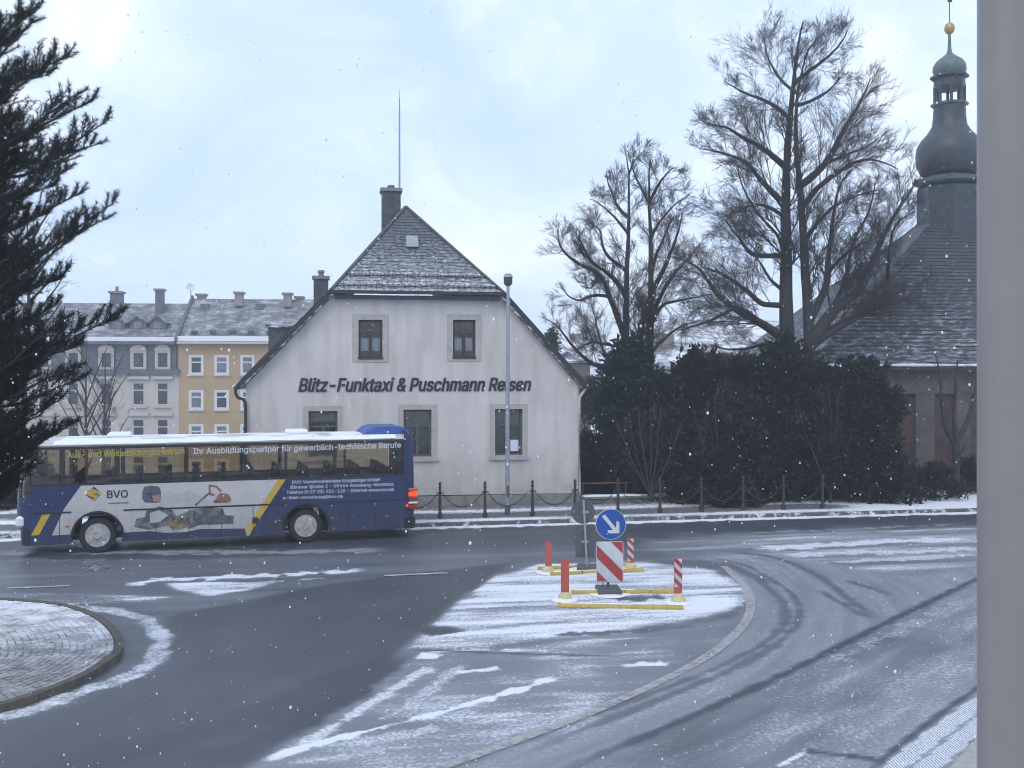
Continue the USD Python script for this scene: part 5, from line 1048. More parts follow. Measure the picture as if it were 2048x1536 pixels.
region(blueF, 'side_panel', M['bus_blue'], 'blue front side panel'); region(blueR, 'side_panel', M['bus_blue'], 'blue rear side panel'); region(skirt, 'side_panel', M['bus_blue'], 'blue wavy skirt')
bus.part('side_panel', BF.poly(rest_, 0.0, 0.05), M['bus_white'], label='white advert panel')
bus.part('far_side_panel', BF.poly(side, WID - 0.05, WID), M['bus_white'])
for i, (a, b) in enumerate(((sFr + 0.1, -0.68), (0.68, WB - 0.68), (WB + 0.68, sRe - 0.05))):
    bus.part('trim_strip', BF.box(a, b, -0.012, -0.001, zmid - 0.02, zmid + 0.025), M['bus_dark'])
for c in (0.0, WB):
    an = np.linspace(-0.05, math.pi + 0.05, 26); rg = Polygon([(c + 0.70 * math.cos(q), 0.50 + 0.70 * math.sin(q)) for q in an] + [(c + 0.645 * math.cos(q), 0.50 + 0.645 * math.sin(q)) for q in an[::-1]])
    bus.part('wheel_arch', BF.poly(rg, -0.03, 0.30), M['bus_dark'])
    for t, sg in ((0.06, 1), (WID - 0.06, -1)):
        ctr = BF.W(c, t, 0.50)
        def wh(prof): 
            m = lathe(prof, (0, 0, 0), 32); v = m.vertices
            return trimesh.Trimesh(BF.W(c + v[:, 0], t + sg * (0.30 - v[:, 2]), 0.50 + v[:, 1]), m.faces, process=False)
        w = bus.part('wheel', wh([(0.29, 0.0), (0.46, 0.0), (0.50, 0.04), (0.50, 0.24), (0.46, 0.285), (0.31, 0.29)]), M['tyre'], smooth=35)
        w.part('rim', wh([(0.335, 0.14), (0.335, 0.292), (0.31, 0.300), (0.29, 0.290), (0.20, 0.300), (0.11, 0.312), (0.10, 0.330), (0.0, 0.332)]), M['rim'], smooth=35)
bus.part('underfloor', BF.box(sFr, sRe, 0.42, WID - 0.42, zB + 0.05, zB + 0.25), M['bus_dark'])
bus.part('floor', BF.box(sFr, sRe, 0.055, WID - 0.055, 1.05, 1.10), M['bus_inside'])
bus.part('belt_rail', BF.box(sFr, sRe, 0.0, 0.06, zbelt + 0.001, zbelt + 0.07), M['bus_dark']); bus.part('belt_rail', BF.box(sFr, sRe, WID - 0.06, WID, zbelt + 0.001, zbelt + 0.07), M['bus_dark'])
bus.part('cant_rail', BF.box(sFr, sRe, 0.0, 0.08, ztop - 0.08, ztop + 0.02), M['bus_dark']); bus.part('cant_rail', BF.box(sFr, sRe, WID - 0.08, WID, ztop - 0.08, ztop + 0.02), M['bus_dark'])
# roof: shallow arch with rounded shoulders, snow on top
def loft_s(sec, s0, s1):
    """A closed (t, z) section swept along the coach."""
    sec = np.asarray(sec); n = len(sec); v = np.vstack([BF.W(s0, sec[:, 0], sec[:, 1]), BF.W(s1, sec[:, 0], sec[:, 1])]); i = np.arange(n); j = (i + 1) % n
    tri = np.array(triangulate_polygon(Polygon(sec), engine='earcut')[1]) if True else None
    f = np.vstack([np.stack([i, j, i + n], 1), np.stack([j, j + n, i + n], 1)]); m = trimesh.Trimesh(v, f, process=False)
    fan = np.array([[0, q, q + 1] for q in range(1, n - 1)]); return trimesh.Trimesh(v, np.vstack([f, fan, fan[:, ::-1] + n]), process=False)
def arch(z0, rise, inset=0.0, n=17, shoulder=0.22):
    pts = []
    for q in np.linspace(0, 1, n):
        t = inset + (WID - 2 * inset) * q; e = min(q, 1 - q) * WID / shoulder
        pts.append((t, z0 + rise * (1 - (1 - min(e, 1)) ** 2.2) ** 0.5 + 0.03 * math.sin(math.pi * q)))
    return pts
ra = arch(ztop + 0.02, 0.11); bus.part('roof', loft_s(ra + [(WID, ztop - 0.02), (0, ztop - 0.02)][0:2], sFr - 0.02, sRe + 0.05), M['bus_white'], smooth=35)
sn = np.linspace(sFr + 0.05, sRe - 0.25, 90); qn = np.linspace(0, 1, 19)
SN, QN = np.meshgrid(sn, qn, indexing='ij'); tt = 0.01 + (WID - 0.02) * QN; e = np.minimum(np.minimum(QN, 1 - QN) * WID / 0.16, 1)
zz = ztop + 0.045 + 0.095 * (1 - (1 - e) ** 2.2) ** 0.5 + 0.03 * (fb(SN * 1.4, tt * 2, 71) - 0.5) + 0.02 * np.sin(np.pi * QN); zz -= 0.14 * (1 - smooth(SN, sn[0], sn[0] + 0.7))
snow_m = grid_mesh(sn, qn, lambda A, B: BF.W(A, 0.01 + (WID - 0.02) * B, zz)); bus.part('roof_snow', snow_m, M['snow'], smooth=True)
for px, py in ((238, 877), (595, 866)):
    s_h = bz(px, py, 0.9)[0]; h_ = bus.part('roof_hatch', (lambda m: trimesh.Trimesh(BF.W(m.vertices[:, 0], m.vertices[:, 1], m.vertices[:, 2]), m.faces, process=False))(rbox(s_h - 0.33, s_h + 0.33, 0.9, 1.6, ztop + 0.16, ztop + 0.30, 0.05)), M['snow'])
def bm(m): return trimesh.Trimesh(BF.W(m.vertices[:, 0], m.vertices[:, 1], m.vertices[:, 2]), m.faces, process=False)
# air conditioning hump and blue rear quarter
a0, a1, a2 = bz(722, 870, 0.45)[0], bz(740, 856, 0.45)[0], bz(822, 852, 0.45)[0]; zac = bz(780, 853, 0.45)[1]
hump = Polygon([(a0, ztop + 0.10), (a1, zac - 0.06), (a1 + 0.2, zac), (sRr - 0.42, zac), (sRr - 0.18, zac - 0.12), (sRr - 0.10, ztop - 0.05), (sRr - 0.3, ztop - 0.05), (sRr - 0.5, ztop + 0.10)])
bus.part('air_conditioner', BF.poly(hump, 0.40, WID - 0.40), M['bus_blue2'])
def end_cap(s_side, s_mid, z0, z1, lean0, lean1, rad, m, name, sgn, thick=0.05, nz=6):
    """A rounded end of the body: plan curve from near side round to far side, leaning with height."""
    th = np.linspace(0, 1, 33); tt = WID * th; e = np.minimum(th, 1 - th) * WID / rad
    prof = (1 - np.clip(1 - e, 0, 1) ** 2.2) ** (1 / 2.2) * (0.86 + 0.14 * np.sin(np.pi * th))
    zs = np.linspace(z0, z1, nz); outer = []; inner = []
    for z in zs:
        k = (z - z0) / (z1 - z0); depth = (s_mid - s_side) + sgn * -(lean0 + (lean1 - lean0) * k ** 1.6)
        s = s_side + depth * prof; outer.append(BF.W(s, tt, z)); inner.append(BF.W(s_side + (depth - sgn * thick) * prof, thick + (WID - 2 * thick) * th, z))
    O = np.array(outer); I = np.array(inner); n = len(th); v = np.vstack([O.reshape(-1, 3), I.reshape(-1, 3)]); N = nz * n
    i = np.arange(nz - 1)[:, None] * n; j = np.arange(n - 1)[None]; q = (i + j)
    f = np.stack([np.stack([q, q + n, q + n + 1], -1), np.stack([q, q + n + 1, q + 1], -1)], 2).reshape(-1, 3); f = np.vstack([f, f[:, ::-1] + N])
    ed = [(0, 1)]; jj = np.arange(n - 1)
    for base_ in (0, (nz - 1) * n): f = np.vstack([f, np.stack([base_ + jj, base_ + jj + 1, N + base_ + jj], 1), np.stack([base_ + jj + 1, N + base_ + jj + 1, N + base_ + jj], 1)])
    return bus.part(name, trimesh.Trimesh(v, f, process=False), m, smooth=40)
end_cap(sFr - 0.001, sF, zB, 0.78, 0.02, 0.0, 0.55, M['bus_dark'], 'front_bumper', -1)
end_cap(sFr - 0.001, sF - 0.10, 0.781, 1.62, 0.0, 0.02, 0.55, M['bus_blue'], 'front_panel', -1)
end_cap(sFr - 0.001, sF - 0.08, 1.62, ztop - 0.12, 0.0, 0.26, 0.55, M['bus_glass'], 'windscreen', -1, 0.02, 8)
end_cap(sFr - 0.001, sF - 0.08, ztop - 0.12, ztop + 0.10, 0.26, 0.42, 0.55, M['bus_blue'], 'front_header', -1)
bus.part('headlight', bm(rbox(sF - 0.045, sF + 0.22, 0.03, 0.40, 0.80, 1.12, 0.07)), M['white_paint'])
bus.part('mirror', bm(rbox(sF - 0.10, sF + 0.04, -0.16, 0.02, 2.28, 2.62, 0.04)), M['bus_dark']); 
end_cap(sRe + 0.001, sRr, 0.62, zbelt, 0.0, 0.0, 0.32, M['bus_blue'], 'rear_panel', 1); end_cap(sRe + 0.001, sRr, zbelt + 0.001, ztop + 0.08, 0.0, 0.10, 0.32, M['bus_blue'], 'rear_panel', 1)
end_cap(sRe + 0.001, sRr + 0.06, zB - 0.02, 0.60, 0.0, 0.0, 0.32, M['bus_dark'], 'rear_bumper', 1)
end_cap(sRe + 0.002, sRr - 0.02, ztop + 0.081, zac - 0.10, 0.10, 0.30, 0.40, M['bus_blue'], 'rear_header', 1)
bus.part('rear_pillar', BF.box(bz(806, 900)[0] + 0.02, sRe, 0.002, 0.06, zbelt + 0.071, ztop - 0.081), M['bus_blue']); bus.part('rear_pillar', BF.box(bz(806, 900)[0] + 0.02, sRe, WID - 0.06, WID - 0.002, zbelt + 0.071, ztop - 0.081), M['bus_blue'])
for (x0, y0, x1, y1, mm, nm) in ((821, 976, 832, 982, 'amber', 'indicator'), (821, 983, 832, 993, 'tail_on', 'brake_light'), (822, 994, 832, 1002, 'tail_off', 'tail_light'), (822, 1003, 832, 1008, 'white_paint', 'reversing_light'), (822, 1009, 832, 1019, 'tail_off', 'reflector')):
    p0, p1 = bz(x0, y1), bz(x1, y0); bus.part(nm, bm(rbox(sRr - 0.26, sRr + 0.025, 0.002, 0.30, p0[1], p1[1] - 0.005, 0.02)), M[mm])
p0 = bz(814, 1011); lens = lathe([(0.0, 0.0), (0.045, 0.0), (0.035, 0.02), (0.0, 0.025)], (0, 0, 0), 12); lv = lens.vertices
bus.part('side_marker', trimesh.Trimesh(BF.W(p0[0] + lv[:, 0], -0.0 - lv[:, 2], p0[1] + lv[:, 1]), lens.faces, process=False), M['tail_on'])
for px, py in ((134, 1053), (558, 1041), (665, 1036), (774, 1032)):
    q = bz(px, py); bus.part('side_reflector', BF.box(q[0] - 0.05, q[0] + 0.05, -0.008, -0.001, q[1] - 0.02, q[1] + 0.02), M['amber'])
for x_ in (sFr + 0.75, 1.55, 2.45, 3.35, 4.25, WB + 1.25, WB + 2.1):
    if x_ < sRe - 0.1: bus.part('panel_joint', BF.box(x_ - 0.008, x_ + 0.008, -0.004, -0.0005, zB + 0.02, zmid - 0.03), M['bus_dark'])
q = bz(511, 1041); bus.part('filler_flap', BF.box(q[0] - 0.09, q[0] + 0.09, -0.006, -0.0005, q[1] - 0.09, q[1] + 0.09), M['bus_dark'])
# windows, pillars, seats
divs = [bz(p, 930)[0] for p in (60, 124, 234, 371, 490, 572, 690, 806)]; divs[0] = sFr + 0.01
for i, (a, b) in enumerate(zip(divs[:-1], divs[1:])):
    for t0, t1, nm in ((0.012, 0.024, 'side_window'), (WID - 0.024, WID - 0.012, 'side_window')):
        bus.part(nm, BF.box(a + 0.012, b - 0.012, t0, t1, zbelt + 0.071, ztop - 0.081), M['bus_glass'])
    if i: bus.part('pillar', BF.box(a - (0.075 if i in (1, 2) else 0.04), a + (0.075 if i in (1, 2) else 0.04), 0.026, 0.10, zbelt + 0.071, ztop - 0.081), M['bus_dark']); bus.part('pillar', BF.box(a - 0.06, a + 0.06, WID - 0.10, WID - 0.026, zbelt + 0.071, ztop - 0.081), M['bus_dark'])
def seat_mesh(s, t):
    return cat([bm(rbox(s - 0.08, s + 0.42, t, t + 0.46, 1.46, 1.58, 0.03).apply_translation([-0.42, 0, 0])), bm(rbox(s - 0.05, s + 0.08, t, t + 0.46, 1.56, zbelt + 0.16, 0.04)), bm(rbox(s - 0.03, s + 0.09, t + 0.08, t + 0.38, zbelt + 0.12, zbelt + 0.36, 0.05)), bm(rbox(s - 0.35, s, t + 0.05, t + 0.40, 1.10, 1.46, 0.02))])
sr = random.Random(4)
for i in range(13):
    s = -0.55 + i * 0.79
    if s > sRe - 0.3: break
    for t in (0.14, 0.62, 1.44, 1.92): bus.part('seat', seat_mesh(s + sr.uniform(-0.03, 0.03), t), M['seat'])
bus.part('driver_seat', cat([bm(rbox(-1.55, -1.40, 0.30, 0.80, 1.1, zbelt + 0.35, 0.05)), bm(rbox(-1.95, -1.45, 0.30, 0.80, 1.15, 1.3, 0.04))]), M['seat'])
bus.part('dashboard', bm(rbox(sF + 0.25, sF + 0.75, 0.10, WID - 0.10, 1.10, 1.75, 0.06)), M['bus_dark'])
bus.part('interior_ceiling', BF.box(sFr, sRe, 0.09, WID - 0.09, ztop - 0.10, ztop - 0.03), M['bus_inside'])
bus.part('wiper', tube([BF.W(sF + 0.02, 0.55, 1.66), BF.W(sF + 0.12, 0.75, 2.25)], 0.015, 5), M['bus_dark'])
# lettering and advert print, thin films on the side
def film_text(s, x0, y0, x1, y1, h_px, m, name, bold=True, t=-0.003, shear=0.0):
    a, b = bz(x0, y0), bz(x1, y1); hh = bz(x0, y0 - h_px)[1] - a[1]; g = meshkit.text_mesh(s, hh, 0.004, bold=bold); v = g.vertices; L = g.extents[0]
    k = (b[0] - a[0] - shear * hh) / L; f = (v[:, 0] - g.bounds[0][0]) / L
    W_ = trimesh.Trimesh(BF.W(a[0] + (v[:, 0] - g.bounds[0][0]) * k + v[:, 1] * shear, t - v[:, 2], a[1] + v[:, 1] + f * (b[1] - a[1])), g.faces, process=False)
    if h_px > 10:
        for w_ in W_.split(only_watertight=False): bus.part('letter', w_, m)
    else: bus.part(name, W_, m, kind='stuff')
film_text('Aus- und Weiterbildungszentrum', 134, 916, 369, 907.5, 12, M['bus_text_y'], 'lettering', t=0.008)
film_text('Ihr Ausbildungspartner für gewerblich-technische Berufe', 386, 908, 802, 895, 11.5, M['bus_text_w'], 'lettering', t=0.008)
film_text('BVO', 214, 996, 256, 994.5, 14.5, M['bus_text_k'], 'lettering')
film_text('VERKEHRSBETRIEBE ERZGEBIRGE', 216, 1008, 257, 1006.5, 2.6, M['bus_text_k'], 'lettering', False)
for s_, x0, y0, x1, y1, hp in (('BVO Verkehrsbetriebe Erzgebirge GmbH', 584, 967.5, 760, 962, 6.2), ('Bärener Straße 2 - 09456 Annaberg-Buchholz', 581, 977.5, 787, 971, 6.2), ('Telefon (0 37 33) 151-120 - Internet www.bvo.de', 573, 988, 788, 981.5, 6.2), ('e-Mail: verwaltung@bvo.de', 566, 998.5, 686, 995, 5.6)):
    film_text(s_, x0, y0, x1, y1, hp, M['bus_text_w'], 'lettering')
def film(px, m, name, k=1): bus.part(name, BF.poly(bpoly(px), -0.0015 * k - 0.0012, -0.0015 * k + 0.0), m)
lg = bus.part('logo', BF.poly(bpoly([(188, 973), (203, 987), (188, 1003.5), (169, 988)]), -0.0028, -0.0005), M['bus_blue'])
for q in ([(169.5, 988), (178, 980), (194, 987), (187, 989), (198, 991), (193, 997), (183, 994)], [(178.5, 981), (184, 976.5), (199, 983.5), (203, 987), (199, 990)], [(178, 994), (186, 998), (191, 996.5), (192, 998), (188, 1003)]): lg.part('logo_wing', BF.poly(bpoly(q).buffer(0), -0.0050, -0.0029), M['bus_yellow'])
M['ad_mist'] = plain('advert_mist', (0.40, 0.41, 0.415), 0.5, 0.10, 4); M['ad_dark'] = mat('advert_collage', {'g': ('geometry', {}), 'n': ('noise_texture', {'scale': 3.2, 'detail': 6.0, 'roughness': 0.7, 'distortion': 0.6}), 'r': ('rgb_ramp', {'ramp': [(0.32, (0.03, 0.035, 0.035)), (0.42, (0.09, 0.11, 0.11)), (0.48, (0.05, 0.045, 0.04)), (0.54, (0.17, 0.18, 0.18)), (0.60, (0.16, 0.12, 0.08)), (0.68, (0.30, 0.30, 0.29))]}), 'p': ('principled_bsdf', {'roughness': 0.5})}, [('g.position', 'n.vector'), ('n.fac', 'r.fac'), ('r.color', 'p.base_color')]); M['ad_helmet'] = plain('advert_helmet', (0.075, 0.09, 0.11), 0.5, 0.5, 9); M['ad_skin'] = plain('advert_skin', (0.30, 0.19, 0.15), 0.5, 0.1)
M['ad_red'] = plain('advert_red', (0.28, 0.10, 0.08), 0.5, 0.15); M['ad_yellow'] = plain('advert_ochre', (0.20, 0.15, 0.075), 0.5, 0.5, 9)
adp = bus.part('advert_print', BF.poly(bpoly([(318, 992), (340, 982), (358, 990), (378, 979), (404, 992), (420, 1000), (418, 1013), (318, 1016)]), -0.0022, -0.0005), M['ad_mist'])
def ad(px, m, k): adp.part('print_patch', BF.poly(bpoly(px).buffer(0), -0.0022 - 0.0012 * k, -0.0022 - 0.0012 * (k - 1) - 0.0001), m)
ad([(285, 985), (288, 974), (300, 971), (318, 973), (322, 982), (321, 1004), (312, 1006), (290, 1005), (284, 997)], M['ad_helmet'], 1)
ad([(304, 992), (320, 989), (321, 1003), (308, 1004)], M['ad_skin'], 2)
ad([(293, 1022), (318, 1012), (345, 1020), (352, 1032), (382, 1020), (420, 1014), (446, 1018), (450, 1030), (468, 1032), (466, 1048), (400, 1050), (380, 1057), (330, 1052), (300, 1060), (268, 1054), (272, 1038), (290, 1034)], M['ad_dark'], 1)
ad([(336, 1052), (352, 1038), (366, 1046), (380, 1055), (346, 1060)], M['ad_yellow'], 2); ad([(388, 1032), (440, 1030), (466, 1036), (464, 1046), (400, 1044)], M['ad_helmet'], 2); ad([(300, 1026), (318, 1020), (336, 1030), (320, 1044), (300, 1046)], M['ad_mist'], 2)
ad([(389, 1009), (418, 984), (420, 987), (392, 1012)], M['ad_dark'], 3); ad([(417, 970), (420, 969), (422, 986), (430, 989), (428, 992), (418, 990)], M['ad_red'], 3); ad([(420, 969), (434, 971), (444, 982), (440, 984), (432, 975), (420, 973)], M['ad_red'], 3); ad([(432, 996), (440, 986), (456, 988), (463, 998), (460, 1000), (428, 1002)], M['ad_red'], 4); ad([(425, 1002), (463, 999), (460, 1005), (428, 1006)], M['ad_dark'], 3)

# ------------------------------------------------------------------ lane divider signs and beacons
def disc(c, r, t0, t1, n=40, tilt=0.0): 
    an = np.linspace(0, 2 * np.pi, n, endpoint=False); return Polygon([(c[0] + r * math.cos(q), c[1] + r * math.sin(q)) for q in an])
gN = G(1220, 1190); SF = Frame(gN[:2], 3.0); fz = SF.sz
sign = thing('traffic_sign', 'blue keep right arrow disc above red and white striped board on a rubber base', 'traffic sign', gN, 3.0)
b0, b1 = fz(1196, 1196), fz(1243, 1190)
def sbx(F, s0, s1, t0, t1, z0, z1, r=0.015): 
    m = rbox(s0, s1, t0, t1, z0, z1, r); return trimesh.Trimesh(F.W(m.vertices[:, 0], m.vertices[:, 1], m.vertices[:, 2]), m.faces, process=False)
def mound(T, c, rx, ry, h, seed):
    u = np.linspace(0, 1, 8); th = np.linspace(0, 2 * np.pi, 25)
    m = grid_mesh(u, th, lambda A, B: np.stack([c[0] + rx * A * np.cos(B) * (0.75 + 0.5 * fb(np.cos(B) * 1.5 + seed, np.sin(B) * 1.5, 5)), c[1] + ry * A * np.sin(B) * (0.75 + 0.5 * fb(np.cos(B) * 1.5 + seed, np.sin(B) * 1.5, 5)), c[2] + 0.013 + h * (1 - A ** 2) * (0.7 + 0.6 * fb(A * 3 + seed, B, 6))], -1))
    T.part('snow_mound', m, M['snow'], smooth=True)
mound(sign, gN + np.array([0, 0.2, 0]), 0.50, 0.60, 0.035, 3)
sign.part('base_block', sbx(SF, b0[0], b1[0], -0.10, 0.55, 0.005, 0.13, 0.02), M['sign_back'])
zt = fz(1220, 1025)[1]; sp = fz(1219, 1100)[0]
sign.part('pole', SF.box(sp - 0.03, sp + 0.03, 0.20, 0.26, 0.12, zt), M['sign_back']); sign.part('brace', SF.box(sp - 0.13, sp - 0.11, 0.21, 0.24, 0.12, fz(1220, 1150)[1]), M['sign_back'])
p0, p1 = fz(1193, 1164, 0.17), fz(1246.5, 1083, 0.17); bw, bh = p1[0] - p0[0], p1[1] - p0[1]
brd = sbox(p0[0], p0[1], p1[0], p1[1]).buffer(-0.03).buffer(0.03)
bd = sign.part('striped_board', SF.poly(brd, 0.17, 0.195), M['sign_white'])
U = (p1[0] - p0[0]) / 273.0
def stripe(c0, c1, F, x0, ztop_, U, shape):
    x = np.array([-400, 700.0]); P_ = [(x0 + x[0] * U, ztop_ - (x[0] - c0) * U), (x0 + x[1] * U, ztop_ - (x[1] - c0) * U), (x0 + x[1] * U, ztop_ - (x[1] - c1) * U), (x0 + x[0] * U, ztop_ - (x[0] - c1) * U)]
    return Polygon(P_).buffer(0).intersection(shape.buffer(-0.012))
for c0, c1 in ((145, 400), (-160, -30), (-600, -290)): bd.part('red_stripe', SF.poly(stripe(c0, c1, SF, p0[0], p1[1], U, brd), 0.166, 0.1695), M['red'])
dc = fz(1221.5, 1048.5, 0.15); dr_ = fz(1252, 1048, 0.15)[0] - dc[0]
ds = sign.part('arrow_disc', SF.poly(disc(dc, dr_, 0, 0), 0.145, 0.165), M['sign_white']); ds.part('blue_face', SF.poly(disc(dc, dr_ * 0.965, 0, 0), 0.141, 0.1445), M['sign_blue'])
k = dr_ / 157.0
def ar(pts): return Polygon([(dc[0] + (x - 925) * k, dc[1] - (y - 458) * k) for x, y in pts])
arrow = unary_union([ar([(835, 378), (864, 358), (996, 520), (968, 540)]), ar([(985, 425), (1012, 440), (1010, 548), (975, 545)]), ar([(890, 520), (1012, 512), (1010, 548), (905, 548)])]).buffer(0.006).buffer(-0.003)
ds.part('arrow', SF.poly(arrow, 0.137, 0.1405), M['sign_white'])
sign.part('clamp', SF.box(sp - 0.045, sp + 0.045, 0.196, 0.27, p1[1] - 0.12, p1[1] - 0.06), M['steel']); sign.part('clamp', SF.box(sp - 0.045, sp + 0.045, 0.166, 0.27, dc[1] - 0.03, dc[1] + 0.03), M['steel'])
gR = G(1175, 1141); RS = Frame(gR[:2], -4.0); qz = RS.sz
rear = thing('traffic_sign', 'grey back of a round traffic sign with dark board on a leaning steel pole', 'traffic sign', gR, -4.0)
b0, b1 = qz(1154, 1143), qz(1196, 1138); mound(rear, gR, 0.5, 0.6, 0.05, 9); rear.part('base_block', sbx(RS, b0[0], b1[0], -0.25, 0.35, 0.005, 0.12, 0.02), M['sign_back'])
t0_, t1_ = qz(1174, 1140), qz(1167, 1000); rear.part('pole', tube([RS.W(t0_[0], 0.05, 0.1), RS.W(t1_[0], 0.05, t1_[1])], 0.032, 10), M['steel'], smooth=True)
c_ = qz(1166, 1024, 0.1); r_ = qz(1190, 1024, 0.1)[0] - c_[0]; rear.part('sign_disc', RS.poly(disc(c_, r_, 0, 0), 0.10, 0.125), M['sign_back'])
b0, b1 = qz(1151, 1115, 0.1), qz(1189, 1052, 0.1); rear.part('board', RS.poly(sbox(b0[0], b0[1], b1[0], b1[1]).buffer(-0.03).buffer(0.03), 0.10, 0.125), M['sign_back'])
for zz_ in (c_[1], (b0[1] + b1[1]) / 2): rear.part('clamp', RS.box((t0_[0] + t1_[0]) / 2 - 0.09, (t0_[0] + t1_[0]) / 2 + 0.09, 0.075, 0.098, zz_ - 0.03, zz_ + 0.03), M['steel'])
def divider(px0, py0, px1, py1, label, h=0.085, w=0.14, n=4):
    a, b = G(px0, py0), G(px1, py1); L = np.linalg.norm(b - a); yaw = math.degrees(math.atan2(b[1] - a[1], b[0] - a[0])); F = Frame(a[:2], yaw)
    T = thing('lane_divider', label, 'lane divider', a, yaw, group='yellow rubber lane dividers round the signs')
    r_ = random.Random(int(px0))
    for i in range(n):
        s0, s1 = L * i / n + (0.015 if i else 0), L * (i + 1) / n; hh = h * r_.uniform(0.93, 1.05)
        v = np.array([F.W(s, t, z) for s, e in ((s0, 0), (s1, 0)) for t, z in ((-w / 2, 0.005), (w / 2, 0.005), (-w * 0.30, hh), (w * 0.30, hh), (-w * 0.46, hh * 0.5), (w * 0.46, hh * 0.5))])
        sg = T.part('segment', trimesh.convex.convex_hull(v), M['yellow'])
        if i: 
            v2 = np.array([F.W(s0 - 0.06 + s, t, z) for s in (0, 0.10) for t, z in ((-w * 0.36, hh + 0.002), (w * 0.36, hh + 0.002), (-w * 0.3, hh + 0.012), (w * 0.3, hh + 0.012))]); sg.part('joint_cover', trimesh.convex.convex_hull(v2), M['cream_plastic'])
    T.part('snow_dust', tube(np.array([F.W(s, 0.0, h + 0.004) for s in np.linspace(L * 0.03, L * 0.6, 24)]), 0.010 + 0.012 * fb(np.arange(24) * 0.5, px0, 3, 2), 5), M['snow'])
divider(1115, 1214, 1366, 1219, 'long yellow rubber divider lying in front of the arrow sign'); divider(1143, 1188, 1352, 1186, 'yellow rubber divider lying behind the arrow sign base')
divider(1101, 1151, 1286, 1143, 'yellow rubber divider on the near side of the grey backed sign', n=3); divider(1076, 1140, 1262, 1131, 'far yellow rubber divider beyond the grey backed sign', n=3)
def beacon(px, pyb, pyt, pyf, wpx, striped, label, pxf):
    a = G(pxf, pyf); F = Frame(a[:2], 4.0); z0 = F.sz(px, pyb)[1]; z1 = F.sz(px, pyt)[1]; hw = wpx / 2 / FPX * a[1]; sx = F.sz(px, pyb)[0]
    T = thing('beacon', label, 'beacon', a, 4.0, group='red flexible beacons at the corners of the dividers')
    m = lathe([(0.02, 0.02), (0.16, 0.02), (0.155, 0.07), (0.11, 0.14), (0.085, max(z0, 0.16)), (0.0, max(z0, 0.16) + 0.01)], a + np.array([0, 0, 0.02]), 18); T.part('foot', m, M['cream_plastic'], smooth=40)
    mound(T, a, 0.30, 0.34, 0.05, px)
    shp = sbox(sx - hw, max(z0, 0.1), sx + hw, z1).buffer(-0.02).buffer(0.02)
    p_ = T.part('post', F.poly(shp, -0.02, 0.02), M['orange_red'])
    T.part('neck', tube([F.W(sx, 0, max(z0, 0.16) - 0.05), F.W(sx, 0, max(z0, 0.16) + 0.03)], 0.06, 10), M['orange_red'])
    if striped:
        face = sbox(sx - hw + 0.004, z0 + (z1 - z0) * 0.2, sx + hw - 0.004, z1 - 0.004); p_.part('film', F.poly(face, -0.0235, -0.0205), M['sign_white'])
        H_ = z1 - z0
        for q in range(3):
            zc = z1 - H_ * (0.04 + 0.29 * q); w2 = H_ * 0.145
            p_.part('red_stripe', F.poly(Polygon([(sx - hw, zc + hw), (sx + hw, zc - hw), (sx + hw, zc - hw - w2), (sx - hw, zc + hw - w2)]).intersection(face), -0.026, -0.024), M['red'])
beacon(1130, 1187, 1118, 1200, 16, False, 'plain red beacon at the near left corner of the dividers', 1130); beacon(1356, 1188, 1117, 1206, 16, True, 'red and white striped beacon at the near right corner of the dividers', 1357)
beacon(1097, 1141, 1084, 1146, 13, False, 'plain red beacon at the far left corner of the dividers', 1096); beacon(1261, 1134, 1077, 1139, 13, True, 'red and white striped beacon behind the arrow board', 1261)

# ------------------------------------------------------------------ bollards, chains, lamp post, wall and railing
bol_px = [(880, 1043), (970, 1039.5), (1065, 1036), (1150, 1032), (1236, 1029), (1320, 1027), (1403, 1025), (1486, 1022.5), (1567, 1020), (1645, 1017)]
where = ['second bollard right of the coach', 'b']
BT = 1.05
bs = [KF.sz(a, b, BT)[0] for a, b in bol_px]; gap = np.mean(np.diff(bs))
bs = [bs[0] - gap] + bs
names = ['black iron bollard mostly hidden by the tail of the coach', 'black iron bollard first clear of the coach tail', 'black iron bollard under the white wall between coach and lamp post', 'black iron bollard right beside the lamp post on its right', 'black iron bollard at the right corner of the gabled house',
         'black iron bollard just right of the grey backed sign disc', 'black iron bollard above the striped beacon right of the arrow disc', 'black iron bollard at the end of the low stone wall', 'black iron bollard first in front of the dark evergreens', 'black iron bollard second from the right end of its row', 'black iron bollard at the right end of its row']
prof = [(a * 0.85, b) for a, b in [(0.0, 0.0), (0.10, 0.0), (0.10, 0.14), (0.075, 0.18), (0.062, 0.24), (0.055, 0.84), (0.075, 0.86), (0.075, 0.90), (0.05, 0.92), (0.046, 1.02), (0.07, 1.04), (0.07, 1.07), (0.035, 1.10), (0.055, 1.14), (0.062, 1.18), (0.05, 1.22), (0.02, 1.25), (0.0, 1.255)]]
proto = None
for s, lab in zip(bs, names):
    loc = KF.W(s, BT, 0.115)
    if proto is None:
        proto = thing('bollard', lab, 'bollard', loc, KF.yaw, group='black bollards along the far pavement', local=True)
        proto.part('post', lathe(prof, (0, 0, 0), 14), M['dark_iron'], smooth=35)
        for sg in (-1, 1): proto.part('ring', trimesh.creation.torus(0.03, 0.009, major_sections=12, minor_sections=6).apply_transform(trimesh.transformations.rotation_matrix(math.pi / 2, [1, 0, 0])).apply_translation([sg * 0.09, 0, 0.86]), M['dark_iron'])
    else: copy_of(proto, lab, 'bollard', loc, KF.yaw, 'black bollards along the far pavement')
